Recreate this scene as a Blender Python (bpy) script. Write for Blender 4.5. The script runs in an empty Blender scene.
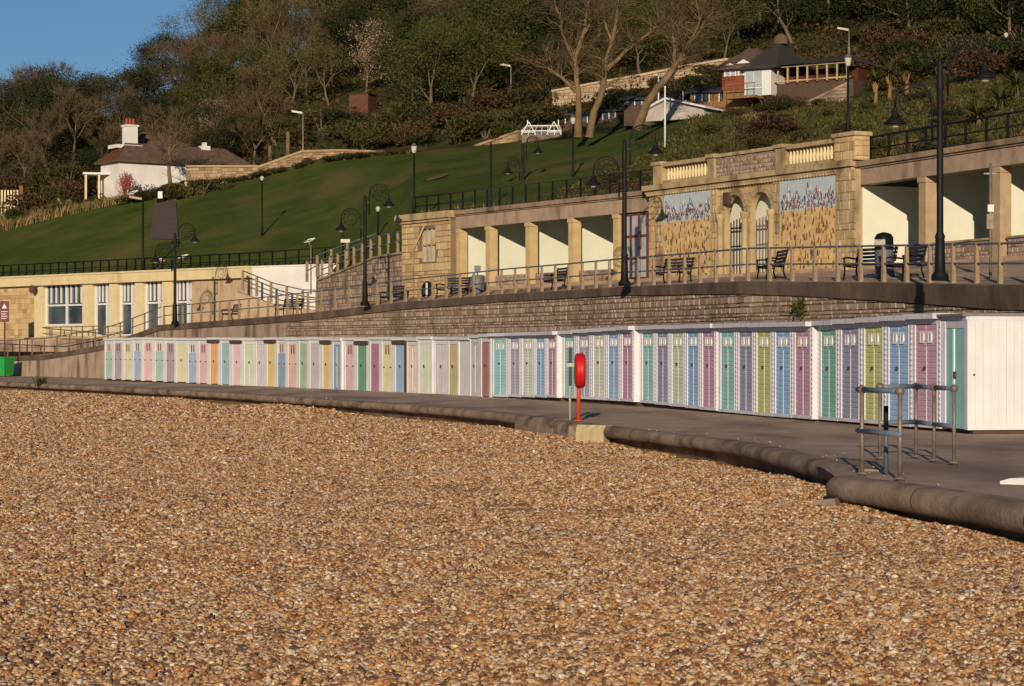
import bpy, math, random
import numpy as np
from mathutils import Vector, Matrix
R = math.radians
sc = bpy.context.scene
COL = sc.collection
random.seed(7)

# ------------------------------------------------------------------ camera, sky, sun, exposure
F = 2150.0                      # focal length in pixels (1024 px wide picture)
EYE = 1.5                       # camera height above the promenade (z = 0)
HOR = 350.0                     # horizon row
cd = bpy.data.cameras.new('camera'); cam = bpy.data.objects.new('camera', cd); COL.objects.link(cam)
cd.sensor_width = 36; cd.lens = 36 * F / 1024; cd.shift_y = 7.0 / 1024
cd.clip_start = 0.5; cd.clip_end = 4000
cam.location = (0, 0, EYE); cam.rotation_euler = (R(90), 0, 0)
sc.camera = cam
SUN_EL, SUN_AZ = R(13.5), math.atan2(-1.0, -0.099)      # direction towards the sun (x, y) = (-.099, -1)
w = bpy.data.worlds.new('World'); sc.world = w; w.use_nodes = True
nt = w.node_tree
sky = nt.nodes.new('ShaderNodeTexSky'); sky.sky_type = 'NISHITA'; sky.sun_disc = False
sky.sun_elevation = SUN_EL
sky.sun_rotation = math.atan2(-0.099, -1.0)
sky.air_density = 0.9; sky.dust_density = 0.0; sky.ozone_density = 4.8
bg = nt.nodes['Background']; bg.inputs['Strength'].default_value = 0.066
nt.links.new(sky.outputs[0], bg.inputs['Color'])
sl = bpy.data.lights.new('sun', 'SUN'); so = bpy.data.objects.new('sun', sl); COL.objects.link(so)
sl.energy = 4.7; sl.angle = R(0.5); sl.color = (1.0, 0.79, 0.56)
sd = Vector((-0.099, -1.0, 0)).normalized() * math.cos(SUN_EL) + Vector((0, 0, math.sin(SUN_EL)))
so.rotation_euler = sd.to_track_quat('Z', 'Y').to_euler()
vs = sc.view_settings; vs.view_transform = 'Standard'; vs.look = 'None'; vs.gamma = 1.0; vs.use_curve_mapping = False
vs.exposure = 0.0
sc.render.engine = 'CYCLES'
sc.cycles.max_bounces = 6; sc.cycles.transparent_max_bounces = 8

# ------------------------------------------------------------------ materials
def mat(name, stops, scale=3.0, rough=0.85, bump=0.0, bscale=None, island=False, detail=6.0, metal=0.0, spec=0.25,
        mix2=None, stretch=None, inst=False):
    """stops: list of (pos, rgb) through a noise ramp, or one rgb; island: random per loose piece"""
    m = bpy.data.materials.new(name); m.use_nodes = True
    t = m.node_tree; N = t.nodes; L = t.links
    b = N['Principled BSDF']; b.inputs['Roughness'].default_value = rough; b.inputs['Metallic'].default_value = metal
    b.inputs['Specular IOR Level'].default_value = spec
    tc = N.new('ShaderNodeTexCoord'); mp = N.new('ShaderNodeMapping'); L.new(tc.outputs['Object'], mp.inputs[0])
    if stretch: mp.inputs['Scale'].default_value = stretch
    if not isinstance(stops, list):
        c = stops; stops = [(0.3, tuple(v * 0.86 for v in c)), (0.7, tuple(min(1, v * 1.08) for v in c))]
    no = N.new('ShaderNodeTexNoise'); no.inputs['Scale'].default_value = scale; no.inputs['Detail'].default_value = detail
    L.new(mp.outputs[0], no.inputs['Vector'])
    ra = N.new('ShaderNodeValToRGB'); e = ra.color_ramp.elements
    while len(e) < len(stops): e.new(0.5)
    for k, (p, c) in enumerate(stops): e[k].position = p; e[k].color = (*c, 1)
    if island or inst:
        if inst:
            g = N.new('ShaderNodeObjectInfo'); rnd = g.outputs['Random']
        else:
            g = N.new('ShaderNodeNewGeometry'); rnd = g.outputs['Random Per Island']
        mx = N.new('ShaderNodeMath'); mx.operation = 'MULTIPLY_ADD'; mx.inputs[1].default_value = 0.35; mx.inputs[2].default_value = -0.175
        L.new(no.outputs[0], mx.inputs[0])
        ad = N.new('ShaderNodeMath'); ad.operation = 'ADD'; ad.use_clamp = True
        L.new(mx.outputs[0], ad.inputs[0]); L.new(rnd, ad.inputs[1])
        L.new(ad.outputs[0], ra.inputs[0])
    else:
        L.new(no.outputs[0], ra.inputs[0])
    out = ra.outputs[0]
    if mix2:                                   # (rgb, scale, low, high, stretch): stains with a shape of their own
        c2, s2, lo, hi, st = mix2
        mp2 = N.new('ShaderNodeMapping'); L.new(tc.outputs['Object'], mp2.inputs[0]); mp2.inputs['Scale'].default_value = st
        n2 = N.new('ShaderNodeTexNoise'); n2.inputs['Scale'].default_value = s2; n2.inputs['Detail'].default_value = 5
        L.new(mp2.outputs[0], n2.inputs['Vector'])
        mr = N.new('ShaderNodeMapRange'); mr.inputs[1].default_value = lo; mr.inputs[2].default_value = hi
        L.new(n2.outputs[0], mr.inputs[0])
        mi = N.new('ShaderNodeMix'); mi.data_type = 'RGBA'; L.new(mr.outputs[0], mi.inputs[0])
        L.new(out, mi.inputs[6]); mi.inputs[7].default_value = (*c2, 1); out = mi.outputs[2]
    L.new(out, b.inputs['Base Color'])
    if bump:
        nb = N.new('ShaderNodeTexNoise'); nb.inputs['Scale'].default_value = bscale or scale * 4; nb.inputs['Detail'].default_value = 5
        L.new(mp.outputs[0], nb.inputs['Vector'])
        bp = N.new('ShaderNodeBump'); bp.inputs['Strength'].default_value = bump; bp.inputs['Distance'].default_value = 0.05
        L.new(nb.outputs[0], bp.inputs['Height']); L.new(bp.outputs[0], b.inputs['Normal'])
    return m

def leafmat(name, cols):
    m = mat(name, [(k / max(1, len(cols) - 1), c) for k, c in enumerate(cols)], scale=0.5, rough=0.75, island=True, spec=0.15)
    return m

M = {}
M['pebble'] = mat('pebble', [(0.0, (.095, .062, .042)), (.12, (.17, .082, .038)), (.26, (.30, .135, .05)), (.40, (.41, .21, .075)), (.54, (.47, .29, .12)), (.66, (.49, .345, .18)),
                             (.76, (.35, .27, .195)), (.86, (.56, .44, .27)), (.94, (.64, .56, .44)), (1.0, (.27, .115, .045))], scale=9, rough=.45, inst=True, spec=.4)
M['shingle'] = mat('shingle', [(.25, (0.189, 0.095, 0.039)), (.45, (0.378, 0.198, 0.073)), (.6, (0.464, 0.284, 0.129)), (.78, (0.533, 0.396, 0.241))], scale=14, rough=.85, bump=1.0, bscale=16)
M['soil'] = mat('soil', (.16, .12, .08), scale=.3)
M['prom'] = mat('promenade_tarmac', [(.3, (.36, .265, .19)), (.7, (.50, .375, .275))], scale=1.1, rough=.9, bump=.25, bscale=30,
                mix2=((.24, .175, .125), .55, .48, .66, (1, .3, 1)))
M['kerbcon'] = mat('edge_concrete', [(.25, (.17, .12, .085)), (.5, (.27, .20, .145)), (.75, (.35, .27, .20))], scale=2.2, rough=.9, bump=.25, bscale=14,
                   mix2=((.075, .06, .045), 1.2, .5, .72, (1, 1, 2)))
M['palecon'] = mat('pale_concrete', (.45, .37, .22), scale=3, bump=.3)
M['coping'] = mat('coping_concrete', [(.3, (.065, .048, .038)), (.55, (.12, .088, .066)), (.8, (.22, .16, .115))], scale=1.2, rough=.9, bump=.4, stretch=(1, 1, .5))
M['wallcon'] = mat('render_concrete', [(.3, (0.302, 0.234, 0.173)), (.7, (0.424, 0.329, 0.243))], scale=1.3, bump=.4,
                   mix2=((0.150, 0.107, 0.081), 1.6, .5, .66, (1, 1, .15)))
M['mortar'] = mat('mortar', (.20, .145, .10), scale=2, bump=.3)
M['rubble'] = mat('rubble_stone', [(0, (0.228, 0.168, 0.128)), (.35, (0.295, 0.223, 0.171)), (.7, (0.354, 0.274, 0.210)), (1, (0.403, 0.323, 0.251))], scale=5, bump=.6, bscale=18, island=True,
                  mix2=((0.124, 0.092, 0.069), .8, .56, .74, (1, 1, .4)))
M['ashlar'] = mat('honey_stone', [(0, (0.3544, 0.2500, 0.1264)), (.4, (0.4940, 0.3610, 0.1883)), (.75, (0.5762, 0.4450, 0.2417)), (1, (0.4495, 0.2900, 0.1385))], scale=4, bump=.5, bscale=16, island=True)
M['dressed'] = mat('dressed_stone', [(.3, (0.3574, 0.2710, 0.1514)), (.7, (0.4782, 0.3760, 0.2159))], scale=3, bump=.35, mix2=((0.1396, 0.1060, 0.0697), 1.5, .5, .7, (1, 1, .4)))
M['pinkband'] = mat('pink_fascia', [(.3, (0.3162, 0.2338, 0.1701)), (.7, (0.4204, 0.3211, 0.2358))], scale=2.5, bump=.25, mix2=((0.2055, 0.1552, 0.1134), 2.5, .52, .7, (1, 1, .2)))
M['pillar'] = mat('pillar_render', [(.3, (0.4554, 0.3390, 0.1737)), (.7, (0.5574, 0.4340, 0.2322))], scale=3, bump=.2)
M['pinkpillar'] = mat('pink_pillar', [(.3, (0.3496, 0.2520, 0.1647)), (.7, (0.4455, 0.3310, 0.2180))], scale=3, bump=.2)
M['cream'] = mat('cream_render', [(.3, (0.5831, 0.4950, 0.2924)), (.7, (0.6663, 0.5780, 0.3569))], scale=2, bump=.15, mix2=((0.4524, 0.3790, 0.2227), 1.4, .55, .75, (1, 1, .3)))
M['mint'] = mat('mint_render', [(.3, (.64, .67, .57)), (.7, (.71, .74, .64))], scale=1.5)
M['greenwall'] = mat('green_render', [(.3, (0.432, 0.567, 0.432)), (.7, (0.513, 0.648, 0.499))], scale=1.5)
M['ceil'] = mat('shelter_ceiling', (0.450, 0.465, 0.390))
M['white'] = mat('white_paint', [(.3, (.60, .63, .65)), (.7, (.67, .70, .72))], scale=1.6, rough=.55, mix2=((.58, .53, .46), 3, .62, .8, (1, 1, .25)))
M['offwhite'] = mat('weathered_white', [(.3, (.62, .60, .60)), (.7, (.74, .72, .72))], scale=2.5, rough=.6, mix2=((.48, .44, .40), 5, .58, .8, (1, 1, .3)))
M['housewhite'] = mat('house_white', (.70, .70, .68), scale=.8)
M['lilacshade'] = mat('lilac_white_paint', [(.3, (.55, .56, .64)), (.7, (.63, .64, .72))], scale=2.5, rough=.6, mix2=((.42, .38, .38), 5, .58, .8, (1, 1, .3)))  # pale lilac hut fronts; lavender of grazing shade put into the colour
M['felt'] = mat('roof_felt', (.19, .18, .18), scale=4)
M['dark'] = mat('dark_gap', (.03, .022, .018))
M['darkwood'] = mat('dark_wood', (.085, .055, .04), scale=5)
M['slotwood'] = mat('slot_wood', (.20, .10, .05), scale=5)
M['black'] = mat('black_iron', (.008, .008, .009), rough=.55, spec=.2)
M['railblue'] = mat('railing_paint', (.10, .115, .15), rough=.5, spec=.4, scale=6)
M['postcon'] = mat('post_concrete', [(.3, (0.234, 0.172, 0.113)), (.7, (0.328, 0.250, 0.168))], scale=5, bump=.3)
M['weathered'] = mat('weathered_cornice', [(.3, (.22, .16, .11)), (.7, (.38, .28, .19))], scale=2, bump=.4, mix2=((.11, .08, .06), 1.2, .5, .7, (1, 1, .5)))
M['steelpaint'] = mat('handrail_paint', (.135, .18, .25), rough=.42, spec=.5, scale=8)
M['galv'] = mat('galvanised', [(.3, (.15, .125, .098)), (.7, (.25, .21, .17))], rough=.5, scale=9, metal=.3)
M['red'] = mat('red_plastic', (.50, .012, .010), rough=.5, spec=.35)
M['redpost'] = mat('red_post', (.52, .075, .03), rough=.5)
M['palegreen'] = mat('pale_green_post', (.36, .42, .34), rough=.6)
M['greenbin'] = mat('green_plastic', (.02, .30, .06), rough=.4)
M['maroon'] = mat('maroon_sign', (.12, .02, .025), rough=.5)
M['glass'] = mat('window_glass', [(.35, (.02, .028, .035)), (.65, (.07, .09, .11))], rough=.12, spec=.7, scale=.8)
M['bluepane'] = mat('pale_pane', [(.3, (.30, .36, .42)), (.7, (.42, .48, .54))], rough=.25, scale=2)
M['frame_red'] = mat('red_frame', (.15, .045, .03), rough=.5)
M['seat'] = mat('bench_wood', (.035, .035, .045), rough=.6)
M['lantern'] = mat('lantern_glass', (.46, .44, .38), rough=.35)
M['bird'] = mat('bird_white', (.78, .76, .72)); M['birdgrey'] = mat('bird_grey', (.17, .175, .19)); M['beak'] = mat('beak', (.55, .33, .05))
M['redtile'] = mat('red_tile', [(.3, (.17, .045, .026)), (.7, (.24, .068, .04))], scale=5, bump=.5, bscale=30)
M['rooftile'] = mat('roof_tile', [(.3, (.085, .058, .042)), (.7, (.15, .10, .07))], scale=3, bump=.5, bscale=20)
M['sunhip_and_door'] = mat('orange_sunlit_hip_and_door', [(.3, (.20, .09, .04)), (.7, (.30, .14, .06))], scale=3, bump=.5, bscale=20)  # orange of the chalet door; on the cottage hip it paints sunlight
M['darkroof'] = mat('dark_roof', (.045, .042, .042), scale=3, bump=.3)
M['timber'] = mat('brown_timber', [(.3, (.16, .085, .04)), (.7, (.27, .15, .07))], scale=2, stretch=(4, 4, .4))
M['pot'] = mat('chimney_pot', (.30, .065, .035))
M['bark'] = mat('bark', [(.3, (.085, .062, .042)), (.7, (.16, .12, .08))], scale=2.5, bump=.6, stretch=(1, 1, .4))
M['palebark'] = mat('pale_bark', [(.25, (0.0874, 0.0601, 0.0335)), (.5, (0.1560, 0.1076, 0.0546)), (.75, (0.2246, 0.1560, 0.0827))], scale=3.2, bump=.9, stretch=(1, 1, .5))
M['twig'] = leafmat('twig', [(.060, .042, .024), (.105, .074, .040), (.15, .11, .062)])
M['russet'] = leafmat('russet_buds', [(.080, .044, .019), (.14, .078, .030), (.11, .088, .030)])
M['leafdark'] = leafmat('dark_leaves', [(.010, .015, .006), (.020, .028, .010), (.036, .042, .013)])
M['leafmid'] = leafmat('mid_leaves', [(0.0269, 0.0386, 0.0092), (0.0504, 0.0622, 0.0143), (0.0840, 0.0882, 0.0218)])
M['leafspring'] = leafmat('spring_leaves', [(0.0588, 0.0622, 0.0151), (0.0966, 0.0966, 0.0235), (0.1428, 0.1260, 0.0378)])
M['blossom'] = leafmat('blossom', [(.34, .23, .19), (.52, .38, .31), (.28, .19, .13)])
M['pinkflower'] = leafmat('pink_blossom', [(.28, .06, .07), (.42, .12, .12), (.20, .06, .05)])
M['tangrass'] = leafmat('tan_grass', [(.20, .115, .05), (.30, .20, .09), (.13, .125, .035)])
M['greengrass'] = leafmat('green_clumps', [(0.0462, 0.0630, 0.0151), (0.0924, 0.1050, 0.0252), (0.1596, 0.1512, 0.0588)])
M['silvergrass'] = leafmat('silver_leaves', [(.20, .22, .14), (.28, .28, .18), (.14, .16, .08)])
M['scrub'] = leafmat('scrub_leaves', [(0.0185, 0.0218, 0.0067), (0.0386, 0.0403, 0.0118), (0.0714, 0.0504, 0.0185), (0.0554, 0.0605, 0.0160)])
M['brownscrub'] = leafmat('brown_scrub', [(0.0378, 0.0218, 0.0118), (0.0714, 0.0403, 0.0185), (0.0966, 0.0630, 0.0269)])
M['plum'] = leafmat('plum_hedge', [(.028, .014, .012), (.048, .022, .018), (.065, .034, .022)])
M['lawn'] = mat('lawn_grass', [(.3, (0.0415, 0.0673, 0.0121)), (.5, (0.0537, 0.0812, 0.0143)), (.7, (0.0781, 0.0998, 0.0209))], scale=.5, rough=.95, bump=1.0, bscale=7, spec=.05, detail=10, stretch=(.7, 1.3, 1),
                mix2=((0.1159, 0.1021, 0.0330), .24, .48, .70, (1, .5, 1)))
M['hill'] = mat('hill_earth', [(.3, (.038, .036, .016)), (.5, (.056, .064, .020)), (.7, (.095, .080, .036))], scale=.25, rough=.95, bump=.8, bscale=3, spec=.05)
M['bareearth'] = mat('bare_earth', (.13, .095, .036), scale=.8, bump=.5)
M['path'] = mat('path_tarmac', (.10, .075, .065), scale=1.5)

# ------------------------------------------------------------------ helpers
class MB:
    def __init__(s): s.v = []; s.f = []; s.m = []; s.mi = 0; s.sm = []
    def face(s, pts, smooth=False):
        n = len(s.v); s.v += [tuple(p) for p in pts]; s.f.append(tuple(range(n, n + len(pts)))); s.m.append(s.mi); s.sm.append(smooth)
    def mesh(s, verts, faces, smooth=False):
        n = len(s.v); s.v += [tuple(p) for p in verts]
        for f in faces: s.f.append(tuple(n + i for i in f)); s.m.append(s.mi); s.sm.append(smooth)
    def box(s, x0, x1, y0, y1, z0, z1):
        V = [(x0, y0, z0), (x1, y0, z0), (x1, y1, z0), (x0, y1, z0), (x0, y0, z1), (x1, y0, z1), (x1, y1, z1), (x0, y1, z1)]
        s.mesh(V, [(3, 2, 1, 0), (4, 5, 6, 7), (0, 1, 5, 4), (1, 2, 6, 5), (2, 3, 7, 6), (3, 0, 4, 7)])
    def beam(s, a, b, wd, ht, up=(0, 0, 1)):
        a, b = Vector(a), Vector(b); d = (b - a); L = d.length
        if L < 1e-6: return
        d /= L; u = Vector(up); sd_ = d.cross(u)
        if sd_.length < 1e-4: sd_ = d.cross(Vector((0, 1, 0)))
        sd_.normalize(); u = sd_.cross(d)
        V = []
        for p in (a, b):
            for q, r in ((-1, -1), (1, -1), (1, 1), (-1, 1)): V.append(p + sd_ * q * wd / 2 + u * r * ht / 2)
        s.mesh(V, [(0, 1, 2, 3), (7, 6, 5, 4), (0, 4, 5, 1), (1, 5, 6, 2), (2, 6, 7, 3), (3, 7, 4, 0)])
    def tube(s, path, rad, n=8, caps=True):
        P = [Vector(p) for p in path]; rs = rad if isinstance(rad, (list, tuple)) else [rad] * len(P)
        rings = []; prev = None
        for i, p in enumerate(P):
            d = (P[min(i + 1, len(P) - 1)] - P[max(i - 1, 0)])
            if d.length < 1e-9: d = Vector((0, 0, 1))
            d.normalize()
            if prev is None:
                a = Vector((0, 0, 1)) if abs(d.z) < .9 else Vector((1, 0, 0))
                u = d.cross(a).normalized()
            else:
                u = (prev - d * prev.dot(d))
                u = u.normalized() if u.length > 1e-6 else d.cross(Vector((1, 0, 0))).normalized()
            prev = u; v = d.cross(u)
            rings.append([p + (u * math.cos(2 * math.pi * k / n) + v * math.sin(2 * math.pi * k / n)) * rs[i] for k in range(n)])
        V = [q for r in rings for q in r]; Fc = []
        for i in range(len(P) - 1):
            for k in range(n):
                a = i * n + k; b = i * n + (k + 1) % n
                Fc.append((a, b, b + n, a + n))
        if caps: Fc.append(tuple(range(n - 1, -1, -1))); Fc.append(tuple((len(P) - 1) * n + k for k in range(n)))
        s.mesh(V, Fc, True)
    def lathe(s, prof, c=(0, 0, 0), n=16, axis='z'):
        V = []; Fc = []
        for r, h in prof:
            for k in range(n):
                a = 2 * math.pi * k / n; p = (r * math.cos(a), r * math.sin(a), h)
                if axis == 'y': p = (p[0], p[2], p[1])
                if axis == 'x': p = (p[2], p[0], p[1])
                V.append((c[0] + p[0], c[1] + p[1], c[2] + p[2]))
        for i in range(len(prof) - 1):
            for k in range(n):
                a = i * n + k; b = i * n + (k + 1) % n; Fc.append((a, b, b + n, a + n))
        Fc.append(tuple(range(n))); Fc.append(tuple((len(prof) - 1) * n + k for k in range(n)))
        s.mesh(V, Fc, True)
    def extrude(s, poly, y0, y1):
        """poly of (x, z) extruded along y"""
        n = len(poly)
        V = [(p[0], y0, p[1]) for p in poly] + [(p[0], y1, p[1]) for p in poly]
        s.mesh(V, [tuple(range(n)), tuple(range(2 * n - 1, n - 1, -1))] + [(i, i + n, (i + 1) % n + n, (i + 1) % n) for i in range(n)])
    def build(s, name, mats, parent=None, loc=None):
        me = bpy.data.meshes.new(name); me.from_pydata(s.v, [], s.f)
        for m in (mats if isinstance(mats, (list, tuple)) else [mats]): me.materials.append(M[m] if isinstance(m, str) else m)
        me.polygons.foreach_set('material_index', s.m); me.polygons.foreach_set('use_smooth', s.sm); me.update()
        o = bpy.data.objects.new(name, me); COL.objects.link(o)
        if parent is not None: o.parent = parent
        if loc is not None: o.location = loc
        return o

def tag(o, label=None, cat=None, group=None, kind=None):
    if label: o['label'] = label
    if cat: o['category'] = cat
    if group: o['group'] = group
    if kind: o['kind'] = kind
    return o
def thing(name, label, cat, loc=(0, 0, 0), rz=0.0, group=None):
    o = bpy.data.objects.new(name, None); COL.objects.link(o); o.empty_display_size = .2
    o.location = loc; o.rotation_euler = (0, 0, rz)
    return tag(o, label, cat, group)
def copy_tree(o, parent=None, loc=None, rz=None, sc_=None, label=None):
    c = o.copy(); COL.objects.link(c)
    if parent is not None: c.parent = parent
    if loc is not None: c.location = loc
    if rz is not None: c.rotation_euler = (0, 0, rz)
    if sc_ is not None: c.scale = sc_ if isinstance(sc_, tuple) else (sc_,) * 3
    if label: c['label'] = label
    for ch in KIDS.get(o.name, []): copy_tree(ch, c)
    return c
KIDS = {}
def kids(o):
    for q in list(COL.objects):
        if q.parent == o:
            KIDS.setdefault(o.name, []).append(q); kids(q)

def at(px, py, Y): return Vector(((px - 512) * Y / F, Y, EYE + (HOR - py) * Y / F))
def zpx(py, Y): return EYE + (HOR - py) * Y / F
def ip(t, x, k=1):
    if x <= t[0][0]: return t[0][k]
    for a, b in zip(t, t[1:]):
        if a[0] <= x <= b[0]: return a[k] + (b[k] - a[k]) * (x - a[0]) / (b[0] - a[0])
    return t[-1][k]

class Face:
    """local frame of a facade seen between two pixel columns: x along it, y into the building, z up"""
    def __init__(s, px0, Y0, px1, Y1):
        s.p0 = Vector(((px0 - 512) * Y0 / F, Y0, 0)); s.p1 = Vector(((px1 - 512) * Y1 / F, Y1, 0))
        d = s.p1 - s.p0; s.len = d.length; s.d = d / s.len; s.n = Vector((-s.d.y, s.d.x, 0)); s.rz = math.atan2(d.y, d.x)
    def u(s, px, v=0.0):
        k = (px - 512) / F; q = s.p0 + s.n * v
        return (k * q.y - q.x) / (s.d.x - k * s.d.y)
    def Y(s, px): return (s.p0 + s.d * s.u(px)).y
    def z(s, px, py): return zpx(py, s.Y(px))
    def w(s, u, v=0.0, z=0.0):
        p = s.p0 + s.d * u + s.n * v; return Vector((p.x, p.y, z))

def stones(mb, pos, u0, u1, zlo, zhi, ch=.2, lmin=.22, lmax=.5, proud=.025, gap=.012, hole=None, rnd=None, back=0.0):
    """lay a coursed stone face; pos(u, out, z) -> point; each stone is a loose bevelled block"""
    rnd = rnd or random
    us_ = [u0 + (u1 - u0) * k / 12 for k in range(13)]; zmin = min(zlo(u) for u in us_); zmax = max(zhi(u) for u in us_)
    z = zmin - rnd.uniform(0, ch)
    while z < zmax - .03:
        h = ch * rnd.uniform(.62, 1.4); u = u0 - rnd.uniform(0, lmin)
        while u < u1:
            l = rnd.uniform(lmin, lmax); a = max(u, u0); b = min(u + l, u1); um = (a + b) / 2
            c0 = max(z, zlo(um)); c1 = min(z + h, zhi(um)); u += l
            if b - a < .05 or c1 - c0 < .04: continue
            if hole and hole(um, (c0 + c1) / 2): continue
            p = rnd.uniform(.3, 1) * proud; g = gap; e = .02; j = lambda: rnd.uniform(-.012, .012)
            o = [(a + g, c0 + g), (b - g, c0 + g), (b - g, c1 - g), (a + g, c1 - g)]
            i_ = [(a + g + e + j(), c0 + g + e + j()), (b - g - e + j(), c0 + g + e + j()), (b - g - e + j(), c1 - g - e + j()), (a + g + e + j(), c1 - g - e + j())]
            V = [pos(q[0], -back, q[1]) for q in o] + [pos(q[0], p, q[1]) for q in i_]
            mb.mesh(V, [(4, 5, 6, 7), (0, 1, 5, 4), (1, 2, 6, 5), (2, 3, 7, 6), (3, 0, 4, 7)])
        z += h

# ------------------------------------------------------------------ control lines of the place
EDGE = [(-300, 160), (-100, 115.2), (0, 102.4), (100, 89.6), (200, 78.7), (330, 65.8), (400, 59.7), (470, 54.7), (525, 49.6), (570, 44.8),
        (612, 42.0), (700, 37.3), (736, 35.4), (773, 32.3), (809, 29.6), (845, 27.6), (857, 27.0)]
E2 = [Vector(((p - 512) * Y / F, Y, 0)) for p, Y in EDGE]
E1 = [Vector(q) for q in ((3.86, 25.5, 0), (4.08, 24.9, 0), (4.44, 23.5, 0), (5.02, 21.1, 0), (5.6, 17.0, 0), (5.7, 11.0, 0), (6.3, 4.0, 0), (7.5, -10, 0), (10, -40, 0))]
WALL = [(-180, 146, 1.0), (-100, 136, 1.0), (0, 126, 1.1), (45, 121, 1.22), (105, 114.5, 1.77), (160, 108, 2.76), (300, 93, 3.06), (400, 86, 3.40), (500, 78.5, 3.54), (620, 68.8, 3.52),
        (740, 60.2, 3.43), (870, 54, 3.2), (1000, 47.7, 2.95), (1180, 41, 2.75), (1500, 33, 2.7)]
FLOOR = [(-180, 150, 1.0), (-100, 140, 1.0), (0, 130, 1.1), (45, 125, 1.22), (105, 118.2, 1.8), (135, 118.9, 2.6), (160, 117.4, 2.76), (252, 111.5, 2.9), (330, 102, 3.2), (407, 90.6, 3.8), (500, 84.6, 3.95), (655, 75.2, 3.95),
         (740, 70.5, 3.96), (857, 65, 3.98), (1060, 56, 4.0), (1180, 51.5, 4.0), (1500, 42, 4.0)]
def wpt(px, t=WALL): Y = ip(t, px, 1); return Vector(((px - 512) * Y / F, Y, ip(t, px, 2)))

# ------------------------------------------------------------------ the hill as a height field
LA = [(-400, 170, 5.6), (-150, 140, 5.7), (0, 130, 5.8), (250, 113, 5.85), (328, 109.6, 5.6), (342, 104.5, 5.2), (372, 97, 4.9), (398, 92.6, 5.0), (406, 92.0, 5.6), (416, 92.8, 6.95), (655, 80, 7.0), (857, 70, 7.0), (1024, 62.5, 7.0), (1200, 57, 7.0), (1700, 48, 7.0)]
LB = [(-400, 155, 238), (0, 146, 233), (60, 146, 217), (130, 145, 201), (250, 144, 178), (330, 142, 157), (400, 138, 153), (480, 134, 146), (560, 130, 138), (640, 125, 127),
      (690, 122, 113), (850, 116, 100), (1024, 104, 76), (1200, 92, 50), (1700, 75, 0)]
LC = [(-400, 200, 170), (0, 200, 150), (60, 200, 120), (110, 200, 122), (190, 200, 84), (300, 200, 55), (512, 200, 22), (690, 200, -5), (1024, 190, -40), (1700, 170, -120)]
def hill_p(px, Y):
    a, az = ip(LA, px, 1), ip(LA, px, 2); b, bp_ = ip(LB, px, 1), ip(LB, px, 2); c, cp = ip(LC, px, 1), ip(LC, px, 2)
    bz, cz = zpx(bp_, b), zpx(cp, c)
    if Y <= a: return az
    if Y <= b: return az + (bz - az) * (Y - a) / (b - a)
    if Y <= c:                                      # a level shelf carries the cottage
        fl = 14 * ip([(70, 0), (92, 1), (258, 1), (285, 0)], px); dd = Y - b
        if dd < fl: return bz + .03 * dd
        return bz + .03 * fl + (cz - bz - .03 * fl) * (dd - fl) / (c - b - fl)
    return cz + min((Y - c) * .12, 9)
def hill(x, y): return hill_p(512 + x / y * F, y)
def G(px, py, y0=None):
    """the point of the hill seen at a pixel"""
    Y = y0 or ip(LA, px, 1)
    while Y < 420:
        p = at(px, py, Y)
        if hill_p(px, Y) >= p.z: break
        Y += .25
    p = at(px, py, Y); p.z = hill_p(px, Y); return p

LAWN_EDGE = [(548, 196), (575, 183), (600, 173), (620, 166), (640, 156), (660, 145), (690, 120)]     # rough right edge of the lawn
def build_hill():
    cols = list(range(-400, 1701, 7)); V = []; idx = {}
    fr = [0, .05] + [k / 26 for k in range(2, 27)] + [1 + k / 14 for k in range(1, 15)] + [2.15, 2.5, 3.5]
    for i, px in enumerate(cols):
        a, b, c = ip(LA, px, 1), ip(LB, px, 1), ip(LC, px, 1)
        for j, f in enumerate(fr):
            Y = a + (b - a) * f if f <= 1 else (b + (c - b) * (f - 1) if f <= 2 else c + (f - 2) * 260)
            x = (px - 512) * Y / F
            z = hill_p(px, Y) + (0 if f < .1 else (.03 if f < 1.02 else .13) * math.sin(x * .9 + Y * .31) * math.sin(Y * .7 - x * .2))
            V.append((x, Y, z))
    n = len(fr); FL = []; FH = []
    for i in range(len(cols) - 1):
        for j in range(n - 1):
            q = (i * n + j, (i + 1) * n + j, (i + 1) * n + j + 1, i * n + j + 1)
            px = cols[i] + 3; f = (fr[j] + fr[j + 1]) / 2
            c4 = [V[k] for k in q]; py = HOR - (sum(v[2] for v in c4) / 4 - EYE) * F / (sum(v[1] for v in c4) / 4)
            lawn = f < 1 and px < 688 and (px < 548 or py < ip(LAWN_EDGE, px))
            (FL if lawn else FH).append(q)
    for nm, fs, m in (('lawn', FL, 'lawn'), ('hillside', FH, 'hill')):
        used = sorted({k for q in fs for k in q}); mp_ = {k: t for t, k in enumerate(used)}
        mb = MB(); mb.mesh([V[k] for k in used], [tuple(mp_[k] for k in q) for q in fs], True)
        tag(mb.build(nm, m), kind='structure')
build_hill()

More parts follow.
